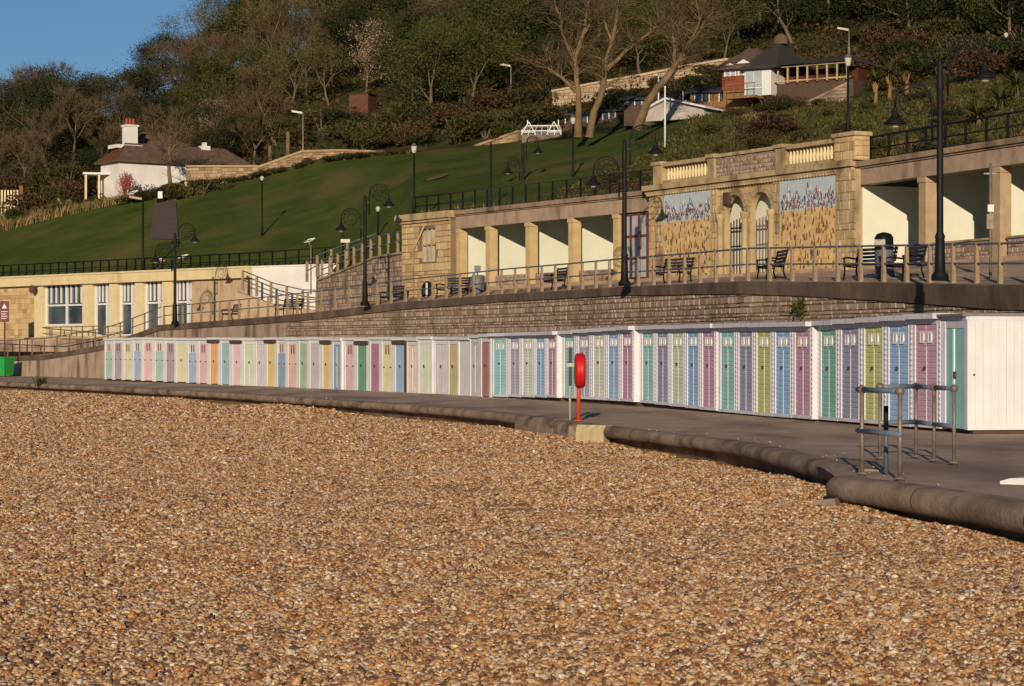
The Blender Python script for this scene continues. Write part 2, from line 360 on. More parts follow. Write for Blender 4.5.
# ------------------------------------------------------------------ ground, beach, promenades
mb = MB(); mb.face([(-2500, -800, -1.2), (2500, -800, -1.2), (2500, 3000, -1.2), (-2500, 3000, -1.2)]); tag(mb.build('ground', 'soil'), kind='structure')
def bz(x, y):
    return -.36 + .035 * math.sin(x * .8 + 1.3 * math.sin(y * .21)) + .045 * math.sin(y * .42 + x * .25 + math.sin(x * .4)) + .015 * math.sin(y * 2.1 + 1.5 * math.sin(x * .9)) - (.0006 * max(0, y - 60)) - .02 * max(0, 6 - y) * 0
def edge_x(y):
    pts = E1[::-1] + E2[::-1]
    pr = sorted([(p.y, p.x) for p in pts])
    if y <= 25.5: t = sorted([(p.y, p.x) for p in E1])
    else: t = sorted([(p.y, p.x) for p in E2])
    if y <= t[0][0]: return t[0][1]
    return ip(t, y)
mb = MB(); ys = [-60 + 1.0 * k for k in range(0, 60)] + [.8 * k for k in range(0, 130)] + [104 + 4 * k for k in range(0, 22)]
xs = [k / 30 for k in range(31)]
V = []
for y in ys:
    xr = edge_x(y) + .5; xl = -12 - .62 * max(0, y)
    for t in xs: x = xl + (xr - xl) * t; V.append((x, y, bz(x, y)))
mb.mesh(V, [(i * 31 + j, i * 31 + j + 1, (i + 1) * 31 + j + 1, (i + 1) * 31 + j) for i in range(len(ys) - 1) for j in range(30)], True)
tag(mb.build('beach', 'shingle'), kind='structure')

# pebbles: thousands of loose stones, instanced on scattered points
rng = np.random.default_rng(3)
def pebble_cloud():
    P = []; S = []
    ye = np.linspace(-60, 200, 1600); xe = np.array([edge_x(v) for v in ye])
    for y0, y1, dens, size in ((10.5, 22, 1150, 1.0), (22, 36, 620, 1.08), (36, 56, 280, 1.4), (56, 98, 85, 2.1)):
        half = .27 * y1 + .4; n = int(dens * (2 * half) * (y1 - y0))
        y = rng.uniform(y0, y1, n); x = rng.uniform(-half, half, n)
        k = (np.abs(x) < .27 * y + .4) & (x < np.interp(y, ye, xe) - .02)
        x, y = x[k], y[k]; z = np.array([bz(a, b) for a, b in zip(x, y)])
        s = size * rng.lognormal(-.03, .27, len(x))
        P.append(np.stack([x, y, z + .004 * s], 1)); S.append(s)
    y = rng.uniform(20, 75, 200); off = np.abs(rng.normal(.2, .3, 200)); x = np.interp(y, ye, xe) + off     # a few thrown up on the promenade
    P.append(np.stack([x, y, np.full(200, -.012)], 1)); S.append(rng.uniform(.5, 1.0, 200))
    P = np.concatenate(P); S = np.concatenate(S)
    me = bpy.data.meshes.new('pebbles'); me.vertices.add(len(P)); me.vertices.foreach_set('co', P.astype(np.float32).ravel())
    at_ = me.attributes.new('psize', 'FLOAT', 'POINT'); at_.data.foreach_set('value', np.clip(S, .5, 5).astype(np.float32))
    rot = np.stack([rng.normal(0, .45, len(P)), rng.normal(0, .45, len(P)), rng.uniform(0, 6.283, len(P))], 1)
    ar = me.attributes.new('prot', 'FLOAT_VECTOR', 'POINT'); ar.data.foreach_set('vector', rot.astype(np.float32).ravel())
    o = bpy.data.objects.new('pebbles', me); COL.objects.link(o)
    tag(o, 'loose orange, tan and grey shingle pebbles covering the beach', 'pebbles', kind='stuff')
    src = bpy.data.collections.new('pebble_shapes')
    import bmesh
    for k in range(6):
        bm = bmesh.new(); bmesh.ops.create_icosphere(bm, subdivisions=1, radius=1)
        sx, sy, sz = (random.uniform(.019, .027), random.uniform(.014, .021), random.uniform(.007, .012))
        for v in bm.verts:
            f = random.uniform(.82, 1.15); v.co = Vector((v.co.x * sx * f, v.co.y * sy * f, v.co.z * sz * f))
        for f in bm.faces: f.smooth = k % 2 == 0
        pm = bpy.data.meshes.new('pebble'); bm.to_mesh(pm); bm.free(); pm.materials.append(M['pebble'])
        src.objects.link(bpy.data.objects.new('pebble', pm))
    ng = bpy.data.node_groups.new('scatter_pebbles', 'GeometryNodeTree')
    ng.interface.new_socket('Geometry', in_out='INPUT', socket_type='NodeSocketGeometry')
    ng.interface.new_socket('Geometry', in_out='OUTPUT', socket_type='NodeSocketGeometry')
    N, L = ng.nodes, ng.links
    gi, go = N.new('NodeGroupInput'), N.new('NodeGroupOutput')
    ci = N.new('GeometryNodeCollectionInfo'); ci.inputs[0].default_value = src; ci.inputs[1].default_value = True; ci.inputs[2].default_value = True
    io = N.new('GeometryNodeInstanceOnPoints'); io.inputs['Pick Instance'].default_value = True
    na = N.new('GeometryNodeInputNamedAttribute'); na.data_type = 'FLOAT'; na.inputs[0].default_value = 'psize'
    nr = N.new('GeometryNodeInputNamedAttribute'); nr.data_type = 'FLOAT_VECTOR'; nr.inputs[0].default_value = 'prot'
    L.new(gi.outputs[0], io.inputs['Points']); L.new(ci.outputs[0], io.inputs['Instance'])
    L.new(na.outputs[0], io.inputs['Scale']); L.new(nr.outputs[0], io.inputs['Rotation'])
    L.new(io.outputs[0], go.inputs[0])
    md = o.modifiers.new('scatter', 'NODES'); md.node_group = ng
pebble_cloud()

# lower promenade: one sheet from the edge to behind the huts
mb = MB()
top = []
def land(p):                                   # opposite point under the retaining wall
    return p
prof_px = [-180, -100, 0, 45, 105, 160, 230, 300, 350, 400, 450, 500, 560, 620, 680, 740, 800, 870, 940, 1000, 1100, 1180, 1300, 1500]
def resample(P, n):
    d = [0]
    for a, b in zip(P, P[1:]): d.append(d[-1] + (b - a).length)
    out = []
    for k in range(n):
        s = d[-1] * k / (n - 1); i = 0
        while i < len(P) - 2 and d[i + 1] < s: i += 1
        t = (s - d[i]) / max(1e-9, d[i + 1] - d[i]); out.append(P[i].lerp(P[i + 1], min(1, max(0, t))))
    return out
def smooth_line(P, n, it=2):
    P = [Vector(p) for p in P]
    for _ in range(it):
        Q = [P[0]]
        for a, b in zip(P, P[1:]): Q += [a.lerp(b, .25), a.lerp(b, .75)]
        Q.append(P[-1]); P = Q
    return resample(P, n)
E2s = smooth_line(E2, 120); E1s = smooth_line(E1, 60)
Wl = [Vector((p.x, p.y, 0)) for p in (wpt(px) for px in range(-180, 1501, 12))]
Wl = resample([Vector((-62, 172, 0))] + Wl + [Vector((24, 26, 0))], 120)
seg = E2s[:-1] + [E2s[-1]]
mb.mesh([(p.x, p.y, -.03 - .0 * i) for i, p in enumerate(E2s)] + [(q.x + .4, q.y, .0) for q in Wl],
        [(i, i + 1, 120 + i + 1, 120 + i) for i in range(119)])
# the part in front (right), up to the near edge
a = [Vector((4.05, 28.5, 0)), Vector((3.95, 26.6, 0))] + E1s
b = [Vector((24, 31, 0)).lerp(Vector((40, -40, 0)), k / (len(a) - 1)) for k in range(len(a))]
mb.mesh([(p.x, p.y, -.026) for p in a] + [(p.x, p.y, -.004) for p in b], [(i + 1, i, len(a) + i, len(a) + i + 1) for i in range(len(a) - 1)])
tag(mb.build('promenade', 'prom'), kind='structure')

def bullnose(name, line, r, drop, label, gap_at=None):
    """rounded concrete lip with a vertical face below it"""
    mb = MB(); n = len(line); prof = []
    for k in range(9):
        t = R(90) + R(180) * k / 8; prof.append((r * math.cos(t), r * math.sin(t) - r))
    prof = [(.55, -.05), (.16, .004)] + prof[0:] + [(.16, -2 * r - .002), (.19, -drop)]
    V = []
    for i, p in enumerate(line):
        d = (line[min(i + 1, n - 1)] - line[max(i - 1, 0)]).normalized(); o = Vector((-d.y, d.x, 0))
        if o.x < 0: o = -o
        jit = .004 * math.sin(i * 1.7) + .008 * math.sin(i * .23)
        for x, z in prof: V.append((p.x + o.x * (x + jit), p.y + o.y * (x + jit), z + .6 * jit))
    m = len(prof)
    mb.mesh(V, [(i * m + j, (i + 1) * m + j, (i + 1) * m + j + 1, i * m + j + 1) for i in range(n - 1) for j in range(m - 1)], True)
    for i in (0, n - 1): mb.mesh(V[i * m:(i + 1) * m], [tuple(range(m))])
    mb.mi = 1; acc = 0.0
    for i in range(1, n - 1):
        acc += (line[i] - line[i - 1]).length
        if acc > 2.6 or (r > .14 and acc > 3.4):
            acc = 0.0; d = (line[i + 1] - line[i - 1]).normalized(); A = V[i * m:(i + 1) * m]
            o = Vector((-d.y, d.x, 0)); o = o if o.x > 0 else -o
            P = [Vector(v) - o * .004 + Vector((0, 0, .003)) for v in A[1:]]
            mb.mesh([v - d * .011 for v in P] + [v + d * .011 for v in P], [(j, j + 1, m + j, m - 1 + j) for j in range(m - 2)])
    o = mb.build(name, ['kerbcon', 'dark']); return tag(o, kind='structure')
bullnose('promenade_edge', smooth_line(E2, 260), .115, 1.0, '')
bullnose('sea_wall_edge', [Vector((4.15, 25.75, 0)), Vector((3.93, 25.68, 0))] + smooth_line(E1, 120), .15, 1.0, '')

# upper promenade
mb = MB(); A = []; B = []
for px in prof_px:
    p = wpt(px); q = wpt(px, FLOOR); A.append((p.x, p.y, p.z - .01)); d = (q - p); d.z = 0; d.normalize()
    B.append((q.x + d.x * .3, q.y + d.y * .3, q.z))
n = len(A); mb.mesh(A + B, [(i, i + 1, n + i + 1, n + i) for i in range(n - 1)])
tag(mb.build('upper_promenade', 'prom'), kind='structure')

# ------------------------------------------------------------------ retaining wall behind the huts
Wp = [wpt(px) for px in range(-180, 1301, 10)]
Ws = [0.0]
for a, b in zip(Wp, Wp[1:]): Ws.append(Ws[-1] + math.hypot(b.x - a.x, b.y - a.y))
Wtab = [(s, p.x, p.y, p.z, px) for s, p, px in zip(Ws, Wp, range(-180, 1301, 10))]
def wall_s(px): return ip([(t[4], t[0]) for t in Wtab], px)
def wall_pt(s, out=0.0, z=None):
    x, y, zt = ip(Wtab, s, 1), ip(Wtab, s, 2), ip(Wtab, s, 3)
    x2, y2 = ip(Wtab, s + .3, 1), ip(Wtab, s + .3, 2); d = Vector((x2 - x, y2 - y, 0))
    if d.length < 1e-6: d = Vector((.5, -.85, 0))
    d.normalize(); o = Vector((d.y, -d.x, 0))          # seaward
    return Vector((x + o.x * out, y + o.y * out, zt if z is None else z))
def coph(s): return ip([(wall_s(-100), .25), (wall_s(300), .30), (wall_s(620), .27), (wall_s(800), .38), (wall_s(1000), .55), (wall_s(1300), .6)], s)
RW = thing('retaining_wall', 'long rubble stone retaining wall with dark stained coping behind the beach huts', 'wall', wall_pt(wall_s(620)) * 1)
RW.location.z = 0; RL = Vector(RW.location)
s0, s1, sm_ = wall_s(-100), wall_s(1290), wall_s(285)
mb = MB()
K = [s0 + (s1 - s0) * k / 160 for k in range(161)]
V = []
for s in K: V += [wall_pt(s, .01, -.2) - RL, wall_pt(s, .01, ip(Wtab, s, 3) - coph(s)) - RL]
mb.mesh(V, [(2 * i, 2 * i + 2, 2 * i + 3, 2 * i + 1) for i in range(160)])
mb.build('wall_core', 'mortar', RW)
mb = MB(); rr = random.Random(5)
st = sm_
while st < s1 - 2:
    e = s1 - 1
    stones(mb, lambda u, o, z: wall_pt(u, .015 + o, z) - RL, st, e, lambda u: .3, lambda u: ip(Wtab, u, 3) - coph(u) - .01, .15, .16, .62, .045, rnd=rr); st = s1
mb.build('stonework', 'rubble', RW)
mb = MB(); V = []
K2 = [s for s in K if s <= sm_ + 1]
for s in K2: V += [wall_pt(s, .05, -.2) - RL, wall_pt(s, .03, ip(Wtab, s, 3) - coph(s)) - RL]
mb.mesh(V, [(2 * i, 2 * i + 2, 2 * i + 3, 2 * i + 1) for i in range(len(K2) - 1)])
mb.build('rendered_face', 'wallcon', RW)
mb = MB(); V = []
for s in K:
    zt = ip(Wtab, s, 3); c = coph(s)
    V += [wall_pt(s, .0, zt - c) - RL, wall_pt(s, .09, zt - c) - RL, wall_pt(s, .10, zt - .03) - RL, wall_pt(s, .07, zt) - RL, wall_pt(s, -.5, zt) - RL]
mb.mesh(V, [(5 * i + j, 5 * i + 5 + j, 5 * i + 6 + j, 5 * i + 1 + j) for i in range(160) for j in range(4)])
mb.build('coping', 'coping', RW)
# tuft growing on the wall
def blades(mb, n, rad, h, wd, lean=.5, rnd=random, base=(0, 0, 0)):
    for _ in range(n):
        a = rnd.uniform(0, 6.28); r = rad * math.sqrt(rnd.random()); x = base[0] + r * math.cos(a); y = base[1] + r * math.sin(a); z = base[2]
        b = rnd.uniform(0, 6.28); l = rnd.uniform(.1, lean); hh = h * rnd.uniform(.55, 1.1); ww = wd * rnd.uniform(.6, 1.2); c = rnd.uniform(0, 3.14)
        dx, dy = ww * math.cos(c), ww * math.sin(c); ex, ey = hh * l * math.cos(b), hh * l * math.sin(b)
        mb.face([(x - dx, y - dy, z), (x + dx, y + dy, z), (x + ex * .5 + dx * .8, y + ey * .5 + dy * .8, z + hh * .6), (x + ex, y + ey, z + hh), (x + ex * .5 - dx * .8, y + ey * .5 - dy * .8, z + hh * .6)])
def leaves(mb, pts, size, rnd=random, flat=0.0):
    for p in pts:
        n = Vector((rnd.gauss(0, 1), rnd.gauss(0, 1), rnd.gauss(0, 1) + flat)).normalized(); t = n.orthogonal().normalized()
        t = Matrix.Rotation(rnd.uniform(0, 6.28), 3, n) @ t; u = n.cross(t); s = size * rnd.uniform(.55, 1.3); p = Vector(p)
        mb.face([p - t * s, p + u * s * .55, p + t * s, p - u * s * .55])
p = wall_pt(wall_s(805), .1); mb = MB(); leaves(mb, [(random.gauss(0, .12), random.gauss(0, .05), random.gauss(0, .1)) for _ in range(420)], .05)
tag(mb.build('wall_plant', 'leafmid', None, (p.x, p.y, 2.62)), 'small green weed tuft growing out of the stone retaining wall', 'plant')

# ------------------------------------------------------------------ beach huts
BX = [104.6, 113.3, 123, 132.7, 142.3, 154, 164.8, 176, 187.2, 198, 208.3, 220, 231, 242.4, 255.7, 265.4, 276.6, 286.8, 298.2, 308.4, 321.1, 332, (341.8, 344), 355.5, 369, 381,
      393.4, 407, 418, (432.5, 434), 447.5, 459, 470, 480, 491, 508, 520.5, 534, 546, (557, 562), 576, 591, 606, 620, (633.5, 640), 654.5, 669.5, 685, 700, (716, 718), 736, 754, 772.5,
      792, (812, 818), 838, 861, 885, 911, (940, 941.5), 967]
YB = [(104, 380), (150, 382), (200, 384.5), (250, 387.5), (290, 389), (340, 392.5), (380, 395), (400, 396), (432, 397), (470, 398.5), (490, 398.5), (560, 399.5), (600, 402), (640, 404.5),
      (670, 408), (720, 414), (770, 419), (812, 422), (860, 425.5), (910, 430), (968, 432.5)]
YT = [(104, 338), (400, 337.5), (469.5, 336.5), (470.5, 335), (491, 333.5), (560, 331), (633, 326), (640, 326), (720, 323.5), (812, 322), (818, 321), (930, 313.5), (968, 314.8)]
c_ = lambda r, g, b: tuple(((v / 255 + .055) / 1.055) ** 2.4 for v in (r, g, b))
HC = {'aqua': c_(140, 190, 180), 'mauve': c_(160, 140, 160), 'cream': c_(205, 200, 155), 'powder blue': c_(140, 170, 210), 'pink': c_(215, 165, 175), 'pale yellow': c_(205, 205, 145),
      'orange': c_(225, 150, 30), 'sky blue': c_(120, 180, 195), 'pale pink': c_(215, 175, 190), 'pale green': c_(185, 200, 170), 'pale lilac': c_(205, 195, 205), 'yellow': c_(215, 185, 60),
      'blue': c_(110, 155, 195), 'salmon pink': c_(215, 165, 155), 'leaf green': c_(140, 185, 130), 'lilac grey': c_(175, 170, 185), 'emerald green': c_(50, 150, 110), 'magenta': c_(170, 95, 145),
      'bright blue': c_(115, 165, 215), 'blush': c_(225, 195, 190), 'pale sage': c_(195, 205, 185), 'lilac': c_(195, 190, 205), 'mustard': c_(190, 175, 75), 'plain white': c_(228, 222, 212),
      'silver grey': c_(185, 185, 195), 'brick red': c_(175, 90, 90), 'teal': c_(92, 182, 186), 'slate lilac': c_(152, 150, 178), 'sage green': c_(178, 196, 172), 'cornflower blue': c_(102, 168, 240),
      'plum pink': c_(180, 126, 162), 'slate blue': c_(125, 133, 172), 'lime green': c_(172, 185, 30), 'sea green': c_(66, 170, 152), 'turquoise': c_(80, 180, 190), 'pale turquoise': c_(150, 215, 215)}
for k, v in list(HC.items()):
    g_ = .3 * v[0] + .55 * v[1] + .15 * v[2]; HC[k] = tuple(min(.8, (1.26 if k in ('teal', 'slate lilac', 'sage green', 'cornflower blue', 'plum pink', 'slate blue', 'lime green', 'sea green', 'turquoise', 'pale turquoise') else 1.08) * (g_ + (x - g_) * .64) + .04) for x in v)
for k, v in HC.items(): M['door ' + k] = mat(k.replace(' ', '_') + '_paint', [(.3, tuple(x * .88 for x in v)), (.7, tuple(min(.85, x * 1.06) for x in v))], scale=2.2, rough=.5, spec=.3)
HUTS = ['aqua A', 'mauve A', 'cream A', 'powder blue A', 'pink A', 'aqua A', 'mauve A', 'pale yellow P', 'powder blue A', 'pink A', 'orange S', 'sky blue B', 'pale pink S', 'pale green B', 'pale lilac B',
        'yellow S', 'blue A', 'salmon pink A', 'leaf green B', 'lilac grey B', 'yellow S', 'blue B', 'pink A', 'emerald green S', 'magenta B', 'pale yellow A', 'bright blue S', 'blush B', 'pale sage B', 'lilac B',
        'mustard B', 'plain white W', 'silver grey B', 'brick red B', 'teal C', 'slate lilac C', 'sage green C', 'cornflower blue C', 'plum pink C', 'teal C', 'slate lilac C', 'sage green C', 'cornflower blue C', 'plum pink C',
        'teal C', 'slate blue C', 'sage green C', 'cornflower blue C', 'plum pink C', 'teal C', 'slate blue C', 'lime green C', 'cornflower blue C', 'plum pink C', 'sea green C', 'slate blue C', 'lime green C',
        'cornflower blue C', 'plum pink C', 'turquoise D']
assert len(HUTS) == len(BX) - 1
# walk along the row from the near end: every hut is 1.2 m wide, so its depth follows from its pixel columns
Yc = 38.6; pts = [None] * len(HUTS)
for i in range(len(HUTS) - 1, -1, -1):
    xr = BX[i + 1][0] if isinstance(BX[i + 1], tuple) else BX[i + 1]
    xl = BX[i][1] if isinstance(BX[i], tuple) else BX[i]
    X0 = (xr - 512) * Yc / F; lo, hi = 0, 3
    for _ in range(40):
        m_ = (lo + hi) / 2; Xn = (xl - 512) * (Yc + m_) / F
        if m_ * m_ + (Xn - X0) ** 2 < 1.44: lo = m_
        else: hi = m_
    pts[i] = (Vector(((xl - 512) * (Yc + lo) / F, Yc + lo, 0)), Vector((X0, Yc, 0)), xl, xr); Yc += lo
ORD = ['first', 'second', 'third', 'fourth', 'fifth', 'sixth', 'seventh', 'eighth', 'ninth', 'tenth']
def hut_labels():
    out = []
    for i, h in enumerate(HUTS):
        c, t = h.rsplit(' ', 1)
        l = HUTS[i - 1].rsplit(' ', 1)[0] if i else None; r = HUTS[i + 1].rsplit(' ', 1)[0] if i < len(HUTS) - 1 else None
        kind = {'A': 'hut with slotted %s door', 'P': 'hut with panelled %s door', 'S': 'hut with %s door under painted soffit shade', 'B': 'hut with plain %s door',
                'W': 'hut front boarded %s without a coloured door', 'C': 'hut with ribbed %s door', 'D': 'end hut with wide %s double door'}[t] % c
        if l and r: s = '%s, between %s and %s' % (kind, l, r)
        else: s = kind + (', far left end of the row' if not l else ', near right end of the row')
        out.append(s)
    seen = {}
    for s in out: seen[s] = seen.get(s, 0) + 1
    cnt = {}
    for i, s in enumerate(out):
        if seen[s] > 1:
            cnt[s] = cnt.get(s, 0) + 1
            out[i] = s + (', left one of two' if cnt[s] == 1 and seen[s] == 2 else ', right one of two' if seen[s] == 2 else ', %s from left' % ORD[cnt[s] - 1])
    return out
HL = hut_labels()
def hut(i):
    c, t = HUTS[i].rsplit(' ', 1); P0, P1, xl, xr = pts[i]
    d = P1 - P0; W_ = d.length; Ym = (P0.y + P1.y) / 2; pm = 512 + (P0.x + P1.x) / 2 / Ym * F
    z0 = EYE - (ip(YB, pm) - HOR) * Ym / F; H = (ip(YB, pm) - ip(YT, pm)) * Ym / F
    rr = random.Random(100 + i); H += rr.uniform(-.025, .025) if i < 34 else rr.uniform(-.006, .006); D = 1.9
    T = thing('beach_hut', HL[i], 'beach hut', (P0.x, P0.y, z0), math.atan2(d.y, d.x), 'beach huts in the long row')
    dm = 'door ' + c
    # carcass
    mb = MB(); mb.box(.004, W_ - .004, .055, D, .06, H - .1); mb.build('wall', 'white', T)
    mb = MB(); mb.box(.05, W_ - .05, .14, D - .1, -.12, .058); mb.build('bearer', 'darkwood', T)
    # roof with fascia
    ov = .15 if t in 'CD' else .07
    mb = MB(); mb.box(.002, W_ - .002, -ov, D + .05, H - .1, H); mb.mi = 1
    mb.box(.0, W_, -ov + .02, D + .03, H + .002, H + .012)
    if i == len(HUTS) - 1:
        mb = MB(); mb.mi = 1; mb.box(-.0, W_ + .03, -.10, D + .06, H - .04, H + .01); mb.mi = 0; mb.box(.0, W_ + .0, -.012, .03, H - .105, H - .041)
        mb.box(W_ - .02, W_ + .02, .03, D, H - .13, H - .041)
    mb.build('roof', ['lilacshade' if i > 33 else 'white', 'felt'], T)
    if t == 'C':
        fw = .115 * W_; dz0, dz1 = .14, H - .20
        mb = MB()
        # side panels of narrow horizontal boards, plus corner beads and header
        for x0, x1 in ((.02, fw - .012), (W_ - fw + .012, W_ - .02)):
            z = .1
            while z < H - .2:
                mb.box(x0, x1, .012, .05, z, z + .092); z += .102
        for x in (.0, fw - .012, W_ - fw - .014, W_ - .026): mb.box(x, x + .026, .004, .054, .06, H - .105)
        mb.box(.03, W_ - .03, .008, .052, H - .19, H - .102); mb.box(.03, W_ - .03, .0, .053, .06, .13)
        for x in (.012, W_ - .012):           # scalloped edge beads
            z = .12
            while z < H - .25: mb.box(x - .012, x + .012, -.010, .0, z, z + .05); z += .102
        mb.build('frame', 'lilacshade', T)
        mb = MB(); rows = 18; hh = (dz1 - dz0) / rows; xa, xb = fw + .016, W_ - fw - .016; xm = (xa + xb) / 2
        mb.box(xa - .012, xb + .012, .034, .054, dz0 - .01, dz1 + .01)
        for k in range(rows):
            for a, b in ((xa, xm - .012), (xm + .012, xb)):
                za, zb = dz0 + hh * k + .003, dz0 + hh * (k + 1) - .003; e = .016
                V = [(a, .036, za), (b, .036, za), (b, .036, zb), (a, .036, zb), (a + e, .024, za + e), (b - e, .024, za + e), (b - e, .024, zb - e), (a + e, .024, zb - e)]
                mb.mesh(V, [(4, 5, 6, 7), (0, 1, 5, 4), (1, 2, 6, 5), (2, 3, 7, 6), (3, 0, 4, 7)])
        door = mb.build('door', dm, T)
        mb = MB(); mb.box(xm - .045, xm + .0, -.012, .012, H * .52, H * .52 + .07); mb.tube([(xm - .025, -.03, H * .52 + .01), (xm - .025, -.03, H * .52 + .06)], .012, 6)
        mb.build('latch', 'darkwood', door)
        mb = MB(); mb.box(xm - .005, xm + .005, .022, .034, dz0, dz1 - .42); mb.build('door_trim', 'lilacshade', door)
        for xc in (xm - .16, xm + .16):
            mb = MB(); a, b, z1_, z2_ = xc - .085, xc + .085, H * .80 - .11, H * .80 + .11
            for q in ((a, a + .055, z1_, z2_), (b - .055, b, z1_, z2_), (a, b, z1_, z1_ + .05), (a, b, z2_ - .05, z2_)): mb.box(q[0], q[1], -.004 + (.002 if q[1] - q[0] > .1 else 0), .024, q[2], q[3])
            mb.mi = 1; mb.box(a + .05, b - .05, .008, .024, z1_ + .04, z2_ - .04)
            mb.build('vent', ['white', 'slotwood'], T)
    elif t == 'D':
        mb = MB()
        mb.box(.0, .20, .0, .054, .06, H - .11); mb.box(W_ - .15, W_, .0, .054, .06, H - .11); mb.box(.20, W_ - .15, .004, .054, H - .25, H - .11)
        for k in range(3): mb.box(.03 + .06 * k, .07 + .06 * k, -.012, .002, .1, H - .12)
        mb.build('frame', 'lilacshade', T)
        mb = MB(); a, b = .21, W_ - .16; m1 = a + (b - a) * .42
        x = a
        while x < b - .02:
            if abs(x - m1) > .05: mb.box(x, min(x + .098, b), .012, .05, .07, H - .26)
            x += .105
        door = mb.build('door', dm, T)
        mb = MB(); mb.box(m1 - .05, m1 + .04, -.006, .05, .5, H - .26); mb.build('door_trim', 'door pale turquoise', door)
        mb = MB(); mb.box(m1 + .05, m1 + .12, -.02, .012, .98, 1.1); mb.build('latch', 'darkwood', door)
        # vertical boards of the sunlit end wall
        mb = MB(); y = .0
        while y < D - .02:
            mb.box(W_ - .004, W_ + .018 + rr.uniform(0, .003), y + .002, min(y + .1475, D), .1, H - .12); y += .149
        mb.box(W_ - .003, W_ + .026, .0, D, .055, .13)
        mb.build('side_boards', 'white', T)
        mb = MB(); mb.box(W_ + .02, W_ + .06, 1.72, 1.86, 1.72, 1.86); mb.mi = 1; mb.lathe([(.015, 0), (.02, .03), (.01, .05)], (W_ + .02, .12, 1.05), 8, 'x'); mb.lathe([(.015, 0), (.02, .03), (.01, .05)], (W_ + .02, 1.8, .5), 8, 'x')
        mb.build('wall_fixing', ['railblue', 'darkwood'], T)
    elif t == 'W':
        mb = MB(); x = 0
        while x < W_ - .02: mb.box(x + .003, min(x + .15, W_), .02, .054, .07, H - .105); x += .152
        mb.build('front_boards', 'white', T)
    else:
        fw = {'A': .13, 'P': .08, 'S': .17, 'B': .15}[t] * W_
        if c in ('pale sage', 'blush', 'lilac', 'pale lilac', 'silver grey'): fw = .08 * W_
        mb = MB(); mb.box(.0, fw, -.012, .054, .04, H - .104); mb.box(W_ - fw, W_, -.012, .054, .04, H - .104)
        hd = .15
        mb.box(fw, W_ - fw, .0, .054, H - .104 - hd, H - .104)
        mb.build('frame', 'white', T)
        ztop = H - .104 - hd; a, b = fw + .004, W_ - fw - .004
        if t == 'A':
            zs = ztop - .40
            mb = MB(); mb.box(a, b, .022, .052, .07, zs); nb = 5
            for k in range(nb):
                mb.box(a + (b - a) * k / nb + .006, a + (b - a) * (k + 1) / nb - .006, .006, .03, .075, zs - .01)
            door = mb.build('door', dm, T)
            mb = MB(); mb.box(a, b, .012, .052, zs + .002, ztop); up = mb.build('upper_panel', dm if c in ('pink', 'salmon pink', 'mauve', 'cream', 'pale yellow') else 'offwhite', T)
            for xc in ((a * .64 + b * .36), (a * .36 + b * .64)):
                mb = MB(); mb.box(xc - .05, xc + .05, .0, .014, zs + .03, ztop - .03); mb.build('vent', 'slotwood' if c not in ('powder blue',) else 'railblue', up)
            for q0, q1 in ((a + .04, a + .2), (b - .2, b - .04)):
                mb = MB(); mb.box(q0, q1, -.004, .012, 1.0, 1.04); mb.build('hinge', 'darkwood', door)
        else:
            mb = MB(); mb.box(a, b, .026, .052, .07, ztop - .003); nb = 4 if t != 'P' else 3
            for k in range(nb): mb.box(a + (b - a) * k / nb + .007, a + (b - a) * (k + 1) / nb - .007, .008 + .002 * (k % 2), .03, .075, ztop - .02)
            if t == 'P': mb.box(a, b, .002, .02, 1.0, 1.1); mb.box(a, b, .002, .02, ztop - .5, ztop - .42)
            door = mb.build('door', dm, T)
            xk = a + (b - a) * rr.uniform(.35, .55)
            mb = MB(); mb.box(xk - .03, xk + .03, -.012, .01, 1.0, 1.1); mb.tube([(xk, -.03, 1.02), (xk, -.03, 1.12)], .012, 6); mb.build('latch', 'darkwood', door)
            if t == 'S':
                mb = MB(); mb.box(.01, W_ - .01, -.09, -.015, H - .24, H - .108); mb.build('soffit_shade_strip', 'darkwood', T)  # dark strip standing for the shade under the overhanging soffit
            if c == 'bright blue':
                mb = MB(); mb.box(W_ - fw + .01, W_ - .003, -.03, -.014, .06, H - .11); mb.build('dark_post', 'darkwood', T)
            if c in ('silver grey', 'blue', 'pale green', 'blush'):
                mb = MB(); mb.box((a + b) / 2 - .03, (a + b) / 2 + .02, -.006, .008, .2, ztop - .1 if c != 'pale green' else 1.0); mb.build('door_trim', 'white', door)
for i in range(len(HUTS)): hut(i)

